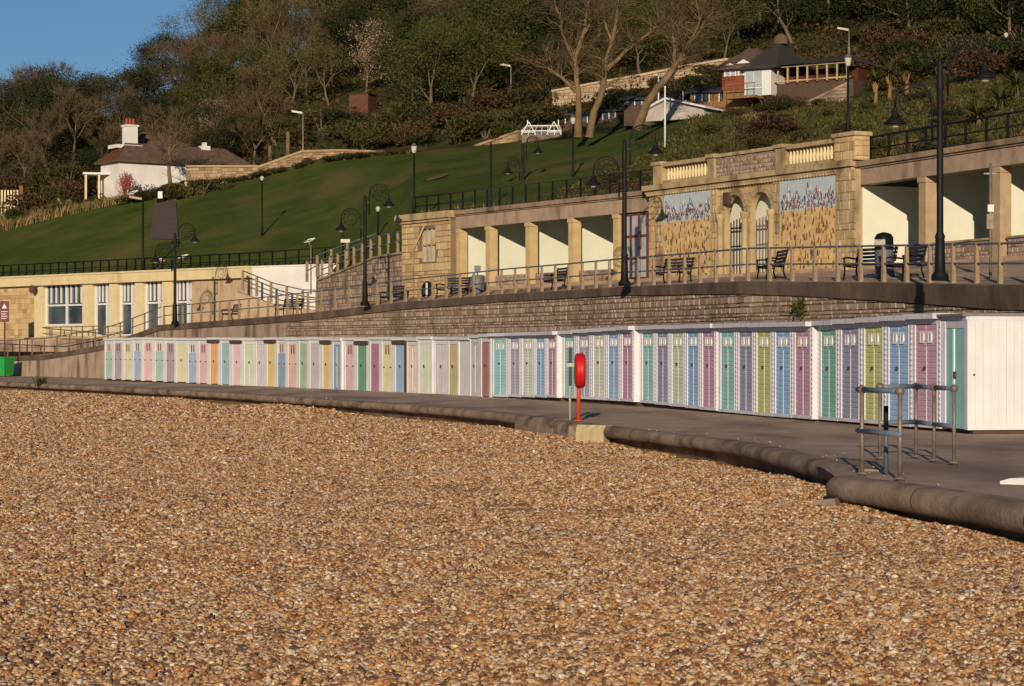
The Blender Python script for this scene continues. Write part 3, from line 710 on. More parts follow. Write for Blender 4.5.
# ------------------------------------------------------------------ shelters and pavilion above the wall
def railing(name, label, pts_, h, post_r, rails, spacing, pm, rm, post_w=None, taper=1.0, cat='railing', start=0.0, maxpost=100):
    """posts along a polyline (each post a part) with round rails"""
    T = thing(name, label, cat, pts_[0]); O = Vector(pts_[0]); d = [0]
    for a, b in zip(pts_, pts_[1:]): d.append(d[-1] + (b - a).length)
    def P(s):
        for i in range(len(pts_) - 1):
            if s <= d[i + 1]: return pts_[i].lerp(pts_[i + 1], (s - d[i]) / (d[i + 1] - d[i]))
        return pts_[-1]
    n = min(maxpost, int((d[-1] - start) / spacing) + 1)
    for k in range(n):
        p = P(start + k * spacing) - O; q = P(start + k * spacing + .05) - O; dr = (q - p); a = math.atan2(dr.y, dr.x) if dr.length > 1e-6 else 0
        mb = MB(); hb = post_r; ht = post_r * taper
        V = []
        for z, r in ((-.05, hb), (h - .02, ht), (h, ht * .8)):
            for x, y in ((-r, -r), (r, -r), (r, r), (-r, r)):
                V.append((x * math.cos(a) - y * math.sin(a), x * math.sin(a) + y * math.cos(a), z))
        mb.mesh(V, [(0, 1, 5, 4), (1, 2, 6, 5), (2, 3, 7, 6), (3, 0, 4, 7), (4, 5, 9, 8), (5, 6, 10, 9), (6, 7, 11, 10), (7, 4, 8, 11), (8, 9, 10, 11)])
        mb.build('post', pm, T, p)
    L = [P(d[-1] * k / 80) - O for k in range(81)]
    if len(pts_) < 5: L = [p - O for p in pts_]
    for f, r in rails:
        mb = MB(); mb.tube([(p.x, p.y, p.z + h * f) for p in L], r, 6); mb.build('rail', rm, T)
    return T

FLZ = 4.0
def shelter(nm, label, fc, pxs, ztop, zfas, depth, pcol, pw, end_px, back=True):
    T = thing(nm, label, 'shelter', fc.w(0, 0, FLZ), fc.rz); Lz = -FLZ
    L = fc.len
    mb = MB(); mb.box(0, L, -.10, .32, zfas + Lz, ztop - .16 + Lz); mb.build('fascia', 'pinkband', T)
    mb = MB(); mb.box(-.02, L + .02, -.22, .30, ztop - .158 + Lz, ztop + Lz); mb.box(-.01, L + .01, -.15, .3, ztop - .22 + Lz, ztop - .16 + Lz); mb.build('cornice', 'weathered', T)
    mb = MB(); mb.box(.01, L - .01, .31, depth + .25, ztop - .30 + Lz, ztop - .04 + Lz); mb.build('roof', 'ceil', T)
    mb = MB(); mb.box(.02, L - .02, depth, depth + .2, -.3, ztop - .302 + Lz); mb.build('back_wall', 'greenwall', T)
    mb = MB(); mb.box(-.1, L + .05, -.25, depth + .2, -1.0, 0.0); mb.build('floor', 'prom', T)
    for k, px in enumerate(pxs):
        u = fc.u(px); mb = MB()
        mb.box(u - pw / 2, u + pw / 2, -.06, .30, .002, zfas + Lz - .003)
        mb.box(u - pw / 2 - .03, u + pw / 2 + .03, -.09, .33, .001, .18); mb.box(u - pw / 2 - .03, u + pw / 2 + .03, -.09, .31, zfas + Lz - .16, zfas + Lz - .004)
        mb.build('pillar', pcol, T)
        if px not in end_px:
            mb = MB(); ua = u - .42; mb.box(ua - .06, ua + .06, .34, depth - .01, .001, ztop - .305 + Lz); mb.build('partition', 'mint', T)
    return T
# left wing
LW = Face(407, 90.3, 655, 75.2)
lw0 = LW.u(456)
T = shelter('seafront_shelter', 'long seafront shelter left of the mosaics with pink fascia and cream pillars', LW, [459, 489, 529, 572, 617], 7.1, 6.38, 2.9, 'pillar', .32, [])
T.location = LW.w(0, 0, FLZ)
mb = MB(); a = LW.u(457.5); mb.box(a + .02, a + .08, .35, 2.88, .001, 2.78); mb.build('partition', 'mint', T)
# glazed end bay with red frame
u0, u1 = LW.u(622), LW.u(655.5)
mb = MB(); mb.box(u0, u1, .05, .12, .0, 2.36); mb.build('window', 'bluepane', T); win = COL.objects[-1]
mb = MB()
for k in range(5): x = u0 + (u1 - u0) * k / 4; mb.box(x - .05, x + .05, .0, .13, .0, 2.37)
for z in (.0, .72, 1.5, 2.28): mb.box(u0, u1, .01, .128, z, z + .08)
mb.build('window_frame', 'frame_red', win)
# planters' dwarf wall in the bays
for a, b in ((489, 529), (529, 572), (572, 617), (459, 489)):
    ua, ub = LW.u(a) + .18, LW.u(b) - .18
    mb = MB(); stones(mb, lambda u, o, z: Vector((u, .18 - o, z)), ua, ub, lambda u: .0, lambda u: .42, .13, .15, .35); mb.box(ua, ub, .185, .33, .0, .43); mb.build('dwarf_wall', 'rubble', T)
# end pavilion in honey stone
def stonebox(T, fc, u0, u1, v0, v1, z0, z1, openings=(), m='ashlar', name='wall', ch=.24, lmin=.3, lmax=.6, left=True, zoff=0.0, proud=.02, rs=1):
    rr = random.Random(rs)
    """front (and left end) wall faced in laid stones; openings: (ua, ub, za, zb)"""
    mb = MB()
    us = sorted({u0, u1, *[o[0] for o in openings], *[o[1] for o in openings]})
    for a, b in zip(us, us[1:]):
        zs = [z0]
        for o in sorted(openings, key=lambda q: q[2]):
            if o[0] <= a + 1e-6 and o[1] >= b - 1e-6: zs += [o[2], o[3]]
        zs.append(z1)
        for c, d in zip(zs[::2], zs[1::2]):
            if d - c > .01: mb.box(a, b, v0, v1, c - zoff, d - zoff)
    mb.build(name, 'mortar', T); wl = COL.objects[-1]
    hole = lambda u, z: any(o[0] - .06 < u < o[1] + .06 and o[2] - .06 < z + zoff < o[3] + .06 for o in openings)
    mb = MB(); stones(mb, lambda u, o, z: Vector((u, v0 - .004 - o, z)), u0, u1, lambda u: z0 - zoff, lambda u: z1 - zoff, ch, lmin, lmax, proud, hole=hole, rnd=rr)
    if left: stones(mb, lambda u, o, z: Vector((u0 - .004 - o, -u, z)), -v1, -v0, lambda u: z0 - zoff, lambda u: z1 - zoff, ch, lmin, lmax, proud, rnd=rr)
    mb.build('stone_facing', m, wl)
    return wl
E_ = Face(407, 90.0, 456, 86.7)
T2 = thing('stone_pavilion', 'honey stone pavilion with barred window at the left end of the shelter', 'pavilion', E_.w(0, 0, FLZ), E_.rz)
wu0, wu1, wz0, wz1 = E_.u(427), E_.u(440.5), E_.z(433, 262), E_.z(433, 229)
stonebox(T2, E_, 0, E_.len, -.25, 2.9, 3.2, 7.0, [(wu0, wu1, wz0, wz1)], zoff=FLZ, rs=4)
mb = MB(); mb.box(wu0, wu1, -.12, -.06, wz0 - FLZ, wz1 - FLZ); wn = mb.build('window', 'bluepane', T2)
mb = MB()
for k in range(4): x = wu0 + (wu1 - wu0) * k / 3; mb.box(x - .03, x + .03, -.22, -.05, wz0 - FLZ, wz1 - FLZ)
mb.box(wu0, wu1, -.23, -.05, (wz0 + wz1) / 2 - FLZ, (wz0 + wz1) / 2 + .07 - FLZ); mb.build('window_frame', 'dressed', wn)
mb = MB(); mb.box(-.3, E_.len + .05, -.45, 3.0, 2.85, 3.12); mb.box(-.22, E_.len, -.36, 3.0, 2.74, 2.848); mb.build('cornice', 'dressed', T2)
mb = MB(); x = E_.u(420); mb.tube([(x, -.33, -.7), (x, -.33, 1.6), (x + .12, -.33, 1.75), (x + .9, -.33, 2.6)], .035, 6); mb.build('drainpipe', 'dressed', T2)

# central pavilion with mosaics
CP = Face(655, 75.0, 857, 64.9)
T3 = thing('mosaic_pavilion', 'stone centrepiece with two blue and gold mosaics, arches and balustraded parapet', 'pavilion', CP.w(0, 0, FLZ), CP.rz)
cu = lambda px: CP.u(px, -.32)
ar1, ar2 = (cu(723), cu(743.5)), (cu(748.5), cu(770.5))
zsp = 5.95                                     # springing of the arches
OP = [(ar1[0], ar1[1], 3.0, zsp), (ar2[0], ar2[1], 3.0, zsp)]
def arch_wall():
    rr = random.Random(9); rise = .62; V0 = -.25
    ops = [(a, b, 3.0, zsp + rise) for a, b in (ar1, ar2)]
    mb = MB(); us = [0, ar1[0], ar1[1], ar2[0], ar2[1], CP.len]
    for a, b in ((us[0], us[1]), (us[2], us[3]), (us[4], us[5])): mb.box(a, b, V0, -.04, 3.0 - FLZ, 7.1 - FLZ)
    for a, b in (ar1, ar2):
        c, hw = (a + b) / 2, (b - a) / 2
        arc = [(c + hw * math.cos(R(180) * k / 12), zsp + rise * math.sin(R(180) * k / 12) - FLZ) for k in range(13)]
        for k in range(12):
            p, q = arc[k], arc[k + 1]
            mb.extrude([p, q, (q[0], 7.1 - FLZ), (p[0], 7.1 - FLZ)], V0, -.04)
    mb.build('wall', 'dressed', T3); wl = COL.objects[-1]
    def hole(u, z):
        z += FLZ
        for a, b in (ar1, ar2):
            c, hw = (a + b) / 2, (b - a) / 2
            if abs(u - c) < hw + .12 and z < zsp: return True
            if z >= zsp and ((u - c) / (hw + .22)) ** 2 + ((z - zsp) / (rise + .22)) ** 2 < 1: return True
        return False
    mb = MB(); stones(mb, lambda u, o, z: Vector((u, V0 - .004 - o, z)), 0, CP.len, lambda u: 3.2 - FLZ, lambda u: 7.08 - FLZ, .26, .3, .55, .02, hole=hole, rnd=rr)
    stones(mb, lambda u, o, z: Vector((-.004 - o, -u, z)), -.3, .25, lambda u: 3.2 - FLZ, lambda u: 7.08 - FLZ, .26, .3, .55, .02, rnd=rr)
    mb.build('stone_facing', 'ashlar', wl)
    for a, b in (ar1, ar2):
        c, hw = (a + b) / 2, (b - a) / 2; mb = MB(); n = 12
        for k in range(n):
            t0, t1 = R(180) * k / n + .02, R(180) * (k + 1) / n - .02
            P = [(c + (hw + e) * math.cos(t), zsp - FLZ + (rise + e) * math.sin(t)) for t, e in ((t0, .0), (t1, .0), (t1, .2), (t0, .2))]
            mb.extrude(P, V0 - .05, V0 + .2)
        mb.build('arch_ring', 'dressed', wl)
    for px in (721.5, 746, 772.5):
        u = cu(px); mb = MB()
        mb.lathe([(.15, -.6), (.15, .12), (.11, .16), (.105, .9), (.098, 1.72), (.12, 1.76), (.15, 1.86), (.15, 1.96)], (u, V0 - .12, 0), 14); mb.build('column', 'dressed', T3)
    mb = MB(); mb.box(ar1[0] - .6, ar2[1] + .5, .22, .34, -.8, 3.05); mb.build('back_wall', 'mint', T3)
    for (a, b), px in ((ar1, 734), (ar2, 759)):
        mb = MB()
        for k in range(8): x = a + (b - a) * k / 7; mb.tube([(x, .0, -.7), (x, .0, zsp - FLZ - .25 + .12 * math.sin(math.pi * k / 7))], .022, 5)
        for z in (-.1, .9, 1.5): mb.beam((a, .0, z), (b, .0, z), .04, .05)
        mb.build('gate', 'galv' if px > 740 else 'black', T3)
arch_wall()
def mosaic(pxa, pxb, seed):
    rr = random.Random(seed); a, b = cu(pxa), cu(pxb)
    z0, zm, z1 = 3.25 - FLZ, 5.86 - FLZ, 6.88 - FLZ; y = -.315
    mb = MB(); mb.box(a, b, y, -.255, zm + .001, z1); sky_ = mb.build('mosaic_sea', 'mos_blue', T3)
    mb = MB(); mb.box(a, b, y - .002, -.256, z0, zm); gold = mb.build('mosaic_gold', 'mos_gold', T3)
    mb = MB(); mb.box(a - .05, b + .05, y - .03, -.257, z1 + .001, z1 + .06); mb.box(a - .05, a - .001, y - .03, -.257, z0, z1); mb.box(b + .001, b + .05, y - .03, -.257, z0, z1); mb.build('mosaic_frame', 'dressed', T3)
    def poly(mb, P, yy): mb.extrude(P[::-1], yy - .008 - rr.uniform(0, .003), yy)
    mb = MB()                                     # jagged little shapes rising from the waterline
    for _ in range(330):
        mb.mi = rr.choice((0, 0, 1, 2, 2, 3)); t = rr.random(); c = a + .06 + (b - a - .12) * t
        env = (zm + .12) + (z1 - zm - .25) * (.45 + .35 * math.sin(t * 9 + seed * 2) * math.sin(t * 23 + seed)); z = zm + .03 + (env - zm) * rr.random() ** 1.25
        w_ = rr.uniform(.012, .035); h_ = rr.uniform(.05, .16); k = rr.uniform(-.04, .04)
        poly(mb, [(c - w_, z), (c + w_, z), (c + w_ * .5 + k, z + h_), (c - w_ * .4 + k, z + h_ * .9)], y - .001)
    o = mb.build('sea_pieces', ['mos_dark', 'mos_white', 'mos_slate', 'mos_rust'], sky_); o['kind'] = 'stuff'
    mb = MB()                                     # rows of small upright shapes
    z = z0 + .1
    while z < zm - .12:
        c = a + .08 + rr.uniform(0, .08)
        while c < b - .08:
            if rr.random() < .8:
                mb.mi = rr.choice((0, 0, 1, 2, 3, 0)); w_ = rr.uniform(.016, .05); h_ = rr.uniform(.06, .2); k = rr.uniform(-.05, .05); zz_ = z + rr.uniform(-.11, .09)
                poly(mb, [(c - w_, zz_), (c + w_, zz_), (c + w_ * .7 + k, zz_ + h_), (c - w_ * .7 + k, zz_ + h_)], y - .003)
                poly(mb, [(c + k - .016, zz_ + h_ + .01), (c + k + .016, zz_ + h_ + .01), (c + k, zz_ + h_ + .045)], y - .003)
            c += rr.uniform(.09, .28)
        z += .17
    o = mb.build('gold_pieces', ['mos_brown', 'mos_ochre', 'mos_dark', 'mos_rust'], gold); o['kind'] = 'stuff'
M['mos_blue'] = mat('mosaic_blue', [(.3, (.38, .47, .53)), (.7, (.47, .56, .61))], scale=5); M['mos_gold'] = mat('mosaic_gold', [(.25, (.46, .31, .14)), (.5, (.56, .40, .19)), (.75, (.62, .49, .27))], scale=4)
M['mos_dark'] = mat('mosaic_dark', (.07, .07, .10)); M['mos_white'] = mat('mosaic_white', (.62, .60, .58)); M['mos_slate'] = mat('mosaic_slate', (.16, .21, .33))
M['mos_brown'] = mat('mosaic_brown', (.22, .11, .05)); M['mos_ochre'] = mat('mosaic_ochre', (.66, .48, .16)); M['mos_rust'] = mat('mosaic_rust', (.42, .14, .05))
mosaic(664, 711, 1); mosaic(780, 836, 2)
mb = MB(); mb.box(-.12, CP.len + .3, -.48, .5, 7.02 - FLZ, 7.2 - FLZ); mb.box(-.06, CP.len + .2, -.38, .5, 6.92 - FLZ, 7.018 - FLZ)
for k in range(70):
    x = .05 + k * (CP.len / 70); mb.box(x, x + .07, -.40, -.25, 6.84 - FLZ, 6.918 - FLZ)
mb.build('cornice', 'dressed', T3)
def pier(pxa, pxb, z0, z1, m='dressed', v=-.42):
    mb = MB(); a, b = cu(pxa), cu(pxb); mb.box(a, b, v, v + .55, z0 - FLZ, z1 - .12 - FLZ); mb.box(a - .06, b + .06, v - .06, v + .61, z1 - .118 - FLZ, z1 - FLZ); mb.build('parapet_pier', m, T3)
for a, b in ((655.5, 663), (710, 716.5), (778, 785)): pier(a, b, 7.202, 7.98)
pier(837, 857.5, 7.202, 8.05)
mb = MB(); stones(mb, lambda u, o, z: Vector((u, -.424 - o, z)), cu(837), cu(857.5), lambda u: 7.21 - FLZ, lambda u: 7.92 - FLZ, .24, .3, .5, .03, rnd=random.Random(8)); stones(mb, lambda u, o, z: Vector((cu(857.5) + .004 + o, u, z)), -.42, .12, lambda u: 7.21 - FLZ, lambda u: 7.92 - FLZ, .24, .25, .4, .03, rnd=random.Random(9)); mb.build('pier_facing', 'ashlar', T3)
# rusticated end pier below
mb = MB(); a, b = cu(838), cu(857.5); rr = random.Random(2)
stones(mb, lambda u, o, z: Vector((u, -.38 - o, z)), a, b, lambda u: 3.3 - FLZ, lambda u: 6.9 - FLZ, .3, .35, .5, .04, rnd=rr); mb.box(a, b, -.375, -.2, 3.0 - FLZ, 6.918 - FLZ); mb.build('end_pier', 'dressed', T3)
for a, b in ((655.5, 663), (711.5, 717), (773, 779)):
    mb = MB(); stones(mb, lambda u, o, z: Vector((u, -.33 - o, z)), cu(a), cu(b), lambda u: 3.3 - FLZ, lambda u: 6.8 - FLZ, .28, .3, .5, .04, rnd=rr); mb.box(cu(a), cu(b), -.325, -.256, 3.2 - FLZ, 6.83 - FLZ); mb.build('pilaster', 'dressed', T3)
for a, b in ((663.5, 709.5), (785.5, 836.5)):
    ua, ub = cu(a), cu(b); mb = MB(); mb.box(ua, ub, -.36, .02, 7.203 - FLZ, 7.32 - FLZ); mb.box(ua, ub, -.36, .02, 7.80 - FLZ, 7.93 - FLZ); mb.build('balustrade_rail', 'dressed', T3)
    n = 15
    for k in range(n):
        u = ua + (ub - ua) * (k + .5) / n; mb = MB()
        mb.lathe([(.06, 7.32 - FLZ), (.045, 7.36 - FLZ), (.075, 7.46 - FLZ), (.07, 7.52 - FLZ), (.04, 7.66 - FLZ), (.045, 7.74 - FLZ), (.065, 7.80 - FLZ)], (u, -.17, 0), 8); mb.build('baluster', 'cream', T3)
    mb = MB(); mb.box(ua, ub, .03, .12, 7.32 - FLZ, 7.8 - FLZ); mb.build('balustrade_back', 'dressed', T3)
ua, ub = cu(716.5), cu(778)
mb = MB(); mb.box(ua, ub, -.34, .1, 7.203 - FLZ, 7.84 - FLZ); stones(mb, lambda u, o, z: Vector((u, -.345 - o, z)), ua, ub, lambda u: 7.21 - FLZ, lambda u: 7.83 - FLZ, .13, .12, .3, .03, rnd=rr); mb.build('parapet_wall', 'rubble', T3)
mb = MB(); mb.box(ua, ub, -.42, .16, 7.842 - FLZ, 7.95 - FLZ); mb.build('parapet_coping', 'dressed', T3)
mb = MB(); mb.box(.0, CP.len, .36, 3.6, 6.7 - FLZ, 7.0 - FLZ); mb.build('roof', 'ceil', T3)
mb = MB(); mb.box(-.1, CP.len + .1, -.5, 3.6, 2.6 - FLZ, -.01); mb.build('floor', 'prom', T3)
mb = MB(); u = cu(727.5); mb.box(u - .14, u + .14, -.42, -.25, 6.28 - FLZ, 6.66 - FLZ); mb.build('wall_lantern', 'darkwood', T3)

# right wing
RWg = Face(859.5, 64.7, 1064, 55.4)
T = shelter('seafront_shelter', 'deep seafront shelter right of the mosaics with pink stone pillars and dwarf wall', RWg, [924, 998, 1056], 7.15, 6.45, 3.4, 'pinkpillar', .36, [])
for a, b in ((929, 992), (1004, 1052)):
    ua, ub = RWg.u(a) + .05, RWg.u(b) - .05; mb = MB(); rr = random.Random(3)
    stones(mb, lambda u, o, z: Vector((u, .08 - o, z)), ua, ub, lambda u: .0, lambda u: .50, .12, .12, .32, rnd=rr); mb.box(ua, ub, .085, .3, .0, .5); mb.build('dwarf_wall', 'rubble', T)
    mb = MB(); mb.box(ua, ub, .03, .33, .502, .56); mb.build('wall_coping', 'dressed', T)
for a, b, z0, z1 in ((938, 990, .95, 1.55), (1003, 1052, 1.2, 2.0)):
    mb = MB(); mb.tube([(RWg.u(a) + 1.2, 1.2, z0), (RWg.u(b) + .8, 2.0, z1)], .03, 6); mb.build('handrail', 'black', T)
mb = MB(); mb.box(.10, .15, .02, 3.38, .001, 2.44); mb.build('partition', 'mint', T)
mb = MB(); mb.box(.0, .098, -.07, .3, .001, 2.448); mb.build('pillar', 'pinkpillar', T)
uq = RWg.u(884)
mb = MB(); mb.box(uq + .6, uq + .72, 2.3, 3.39, .001, 2.4); mb.box(uq + .8, uq + 2.6, 3.3, 3.395, .001, 2.0); mb.build('door_frame', 'pillar', T)

# iron railing along the roofs
def line_on(fc, u0, u1, v, z, n=2): return [fc.w(u0 + (u1 - u0) * k / (n - 1), v, z) for k in range(n)]
railing('roof_railing', 'black iron railing along the roof edge of the left shelter', line_on(E_, .5, E_.len, .1, 7.1) + line_on(LW, LW.u(457), LW.len - .2, .12, 7.1), .76, .028, [(1.0, .03), (.5, .022), (.12, .022)], .95, 'black', 'black')
railing('roof_railing', 'black iron railing on the roof of the right shelter beside the end pier', line_on(RWg, .15, RWg.len, .3, 7.15), .75, .03, [(1.0, .032), (.52, .024), (.12, .024)], 1.0, 'black', 'black')

# railing of the upper promenade
pr = [wall_pt(s, -.22) for s in [wall_s(160) + (wall_s(1290) - wall_s(160)) * k / 120 for k in range(121)]]
railing('promenade_railing', 'long two-rail railing with tapering concrete posts along the retaining wall top', pr, .95, .054, [(.97, .028), (.5, .025)], 1.17, 'postcon', 'railblue', taper=.62)
pr = [wall_pt(s, -.2) for s in [wall_s(-60) + (wall_s(158) - wall_s(-60)) * k / 60 for k in range(61)]]
railing('ramp_railing', 'thin metal railing sloping down the ramp behind the green bin', pr, .95, .03, [(1.0, .028), (.5, .024)], 1.7, 'galv', 'galv')

# ------------------------------------------------------------------ cafe at the left
CF = Face(-70, 134.4, 252, 111.6)
T = thing('seafront_cafe', 'flat-roofed stone cafe with cream pillars and tall white-barred windows', 'cafe', CF.w(0, 0, 2.2), CF.rz); CZ = 2.2
cfu = CF.u
ztop, zfas = 5.86, 5.25
wins = [(44, 84), (93.5, 111), (118.7, 136.5), (144, 164), (173.5, 192.5)]
ops = [(cfu(a), cfu(b), 2.3, zfas - .02) for a, b in wins]
def cafe():
    mb = MB(); e = [(0, cfu(36))]
    pill = [(36, 44), (84, 93.5), (111, 118.7), (136.5, 144), (164, 173.5)]
    mb.box(0, cfu(36), .0, .4, 0, zfas - CZ); mb.box(cfu(192.5), CF.len, .0, .4, 0, zfas - CZ); w_ = mb.build('wall', 'mortar', T)
    rr = random.Random(11); mb = MB(); stones(mb, lambda u, o, z: Vector((u, -.004 - o, z)), 0, cfu(36), lambda u: 0, lambda u: zfas - CZ - .01, .26, .2, .7, .015, gap=.004, rnd=rr); mb.build('stone_facing', 'ashlar', w_)
    mb = MB(); mb.box(cfu(192.5), CF.len, -.03, -.002, 0.002, zfas - CZ - .01)
    mb.build('block_facing', 'wallcon2', w_)
    for a, b in pill: mb = MB(); mb.box(cfu(a), cfu(b), -.12, .4, 0, zfas - CZ - .003); mb.build('pillar', 'cream', T)
    mb = MB(); mb.box(-.1, CF.len + .05, -.32, .42, zfas - CZ, ztop - .1 - CZ); mb.box(-.1, CF.len + .08, -.38, .42, ztop - .098 - CZ, ztop - CZ); mb.build('fascia', 'cream', T)
    mb = MB(); mb.box(0, CF.len, .43, 5.0, ztop - .4 - CZ, ztop - .12 - CZ); mb.build('roof', 'felt', T)
    mb = MB(); mb.box(0, CF.len, 4.0, 4.2, 0, ztop - .41 - CZ); mb.build('back_wall', 'darkwood', T)
    mb = MB(); mb.box(-.5, CF.len + .2, -.6, 4.0, -.8, .02); mb.build('floor', 'prom', T)
    for (a, b) in wins:
        ua, ub = cfu(a), cfu(b); H_ = zfas - CZ - .01; big = a < 50
        sill = .72 if big else .1
        mb = MB(); mb.box(ua, ub, .22, .26, sill, H_); wn = mb.build('window', 'glass', T)
        mb = MB(); zt = H_ * .62
        nb = 8 if big else 5
        for k in range(nb + 1): x = ua + (ub - ua) * k / nb; mb.box(x - .05, x + .05, .14, .21, zt + .12, H_)
        for x in ((ua + .06, ub - .06, ua * .48 + ub * .52) if big else (ua + .06, ub - .06, ua * .35 + ub * .65)): mb.box(x - .07, x + .07, .12, .215, sill, H_ - .001)
        mb.box(ua, ub, .11, .22, zt - .05, zt + .05); mb.box(ua, ub, .11, .22, sill, sill + .08)
        mb.build('window_frame', 'white', wn)
        if big: mb = MB(); mb.box(ua, ub, .02, .3, 0, sill - .002); mb.build('window_wall', 'cream', T)
        else: mb = MB(); x = ua * .25 + ub * .75; mb.box(x, ub - .12, .15, .213, sill + .1, zt - .06); mb.build('door_panel', 'white', wn)
    mb = MB(); x = cfu(40); mb.lathe([(.10, -.25), (.22, -.1), (.2, .1), (.1, .22)], (x, -.5, zfas - CZ - .2), 10); mb.beam((x, -.5, zfas - CZ - .1), (x, 0, zfas - CZ), .05, .05); mb.build('wall_lamp', 'darkwood', T)
M['wallcon2'] = mat('block_wall', [(.3, (.40, .30, .20)), (.7, (.50, .385, .26))], scale=2, bump=.6, bscale=9, mix2=((.28, .20, .13), 2.2, .5, .7, (1, 1, .5)))
cafe()
railing('roof_railing', 'black iron railing on the cafe roof at the foot of the lawn', line_on(CF, 0, CF.len, .5, 5.8) + [at(338, 262, 109.3)], .78, .035, [(1.0, .035), (.5, .025)], .85, 'black', 'black', maxpost=60)
# white wall right of the cafe
WW = Face(252.3, 111.3, 336, 108.0)
T = thing('white_wall', 'plain white painted wall right of the cafe below the lawn', 'wall', WW.w(0, 0, 2.6), WW.rz)
mb = MB(); mb.box(0, WW.len, 0, .3, 0, WW.z(300, 266) - 2.6); mb.box(-.02, WW.len, -.05, .35, WW.z(300, 266) - 2.598, WW.z(300, 266) - 2.53); mb.build('wall', 'housewhite', T)
# terrace in front of the cafe
TA = [wpt(px, FLOOR) for px in (-150, -100, -50, 0, 20, 45, 75, 105, 128)]
T = thing('terrace_wall', 'low buff wall carrying the cafe terrace above the ramp', 'wall', TA[-1] * 1); T.location.z = 0; O = Vector(T.location)
mb = MB(); TB = [Vector((p.x, p.y, 0)) for p in TA]
CFp = [CF.w(cfu(px), -.1, 2.18) for px in (-69, -40, -10, 10, 36, 60, 90, 118, 134)]
for i in range(len(TB) - 1):
    a, b = TB[i], TB[i + 1]; mb.face([a - O, b - O, b - O + Vector((0, 0, 2.18)), a - O + Vector((0, 0, 2.18))])
mb.build('wall', 'wallcon', T)
mb = MB()
for i in range(len(TB) - 1):
    z = Vector((0, 0, 2.185)); mb.face([TB[i] - O + z, TB[i + 1] - O + z, CFp[i + 1] - O + Vector((0, 0, .005)), CFp[i] - O + Vector((0, 0, .005))])
mb.build('terrace_floor', 'prom', T)
mb = MB(); mb.tube([p - O + Vector((0, 0, 2.2)) for p in TB], .1, 6); mb.build('coping', 'palecon', T)
railing('terrace_railing', 'thin grey railing round the cafe terrace', [Vector((p.x, p.y, 2.2)) for p in TB], .62, .03, [(1.0, .028), (.45, .022)], 1.5, 'galv', 'galv')
# stone flank wall of the steps, with railings
SF = Face(318, 102.6, 408, 91.5)
T = thing('step_wall', 'grey rubble flank wall rising towards the pavilion behind the benches', 'wall', SF.w(0, 0, 2.9), SF.rz)
zt_ = lambda u: ip([(0, SF.z(319, 281) - 2.9), (SF.u(352), SF.z(352, 268) - 2.9), (SF.u(376), SF.z(376, 258) - 2.9), (SF.len, SF.z(405, 253) - 2.9)], u)
mb = MB(); stones(mb, lambda u, o, z: Vector((u, -o, z)), 0, SF.len, lambda u: 0, zt_, .2, .2, .5, .03); n = 24
mb.build('stone_facing', 'rubble', T)
mb = MB(); poly = [(0, 0), (SF.len, 0)] + [(SF.len * (1 - k / n), zt_(SF.len * (1 - k / n))) for k in range(n + 1)]
mb.extrude(poly, .005, .5); mb.build('wall_core', 'mortar', T)
mb = MB()
for k in range(n):
    a, b = SF.len * k / n, SF.len * (k + 1) / n; mb.beam((a, .2, zt_(a) + .04), (b, .2, zt_(b) + .04), .55, .09)
mb.build('coping', 'rubble', T)
rp = [SF.w(SF.len * k / 20, .2, 2.9 + zt_(SF.len * k / 20) + .08) for k in range(21)]
railing('step_railing', 'post and rail handrail climbing the steps beside the pavilion', rp, .95, .06, [(.97, .03), (.5, .026)], 1.15, 'postcon', 'railblue', taper=.8)
rp = [WW.w(WW.u(px), -v, z) for px, v, z in ((256, 1.0, 4.6), (290, 1.2, 3.9), (318, 1.2, 3.55), (336, 1.4, 3.5))]
railing('ramp_railing', 'post and rail handrail on the ramp in front of the white wall', rp, 1.0, .06, [(.97, .03), (.5, .026)], 1.1, 'postcon', 'railblue', taper=.8)
rp = [at(300, 283, 103), at(318, 277, 102), at(345, 268, 98)]
mb = MB(); T = thing('ramp_wall', 'low buff wall of the ramp below the white wall', 'wall', WW.w(0, -1.2, 2.7), WW.rz)
poly = [(0, 0), (WW.len, 0), (WW.len, .75), (WW.u(290), 1.1), (0, 1.8)]
mb.extrude(poly, -.1, .2); mb.build('wall', 'wallcon2', T)
railing('ramp_railing', 'upper post and rail handrail between white wall and stone steps', [at(307, 281, 106), at(320, 274, 105), at(352, 262, 104), at(376, 254, 103.5)], 1.0, .06, [(.97, .03), (.5, .026)], 1.0, 'postcon', 'railblue', taper=.8)

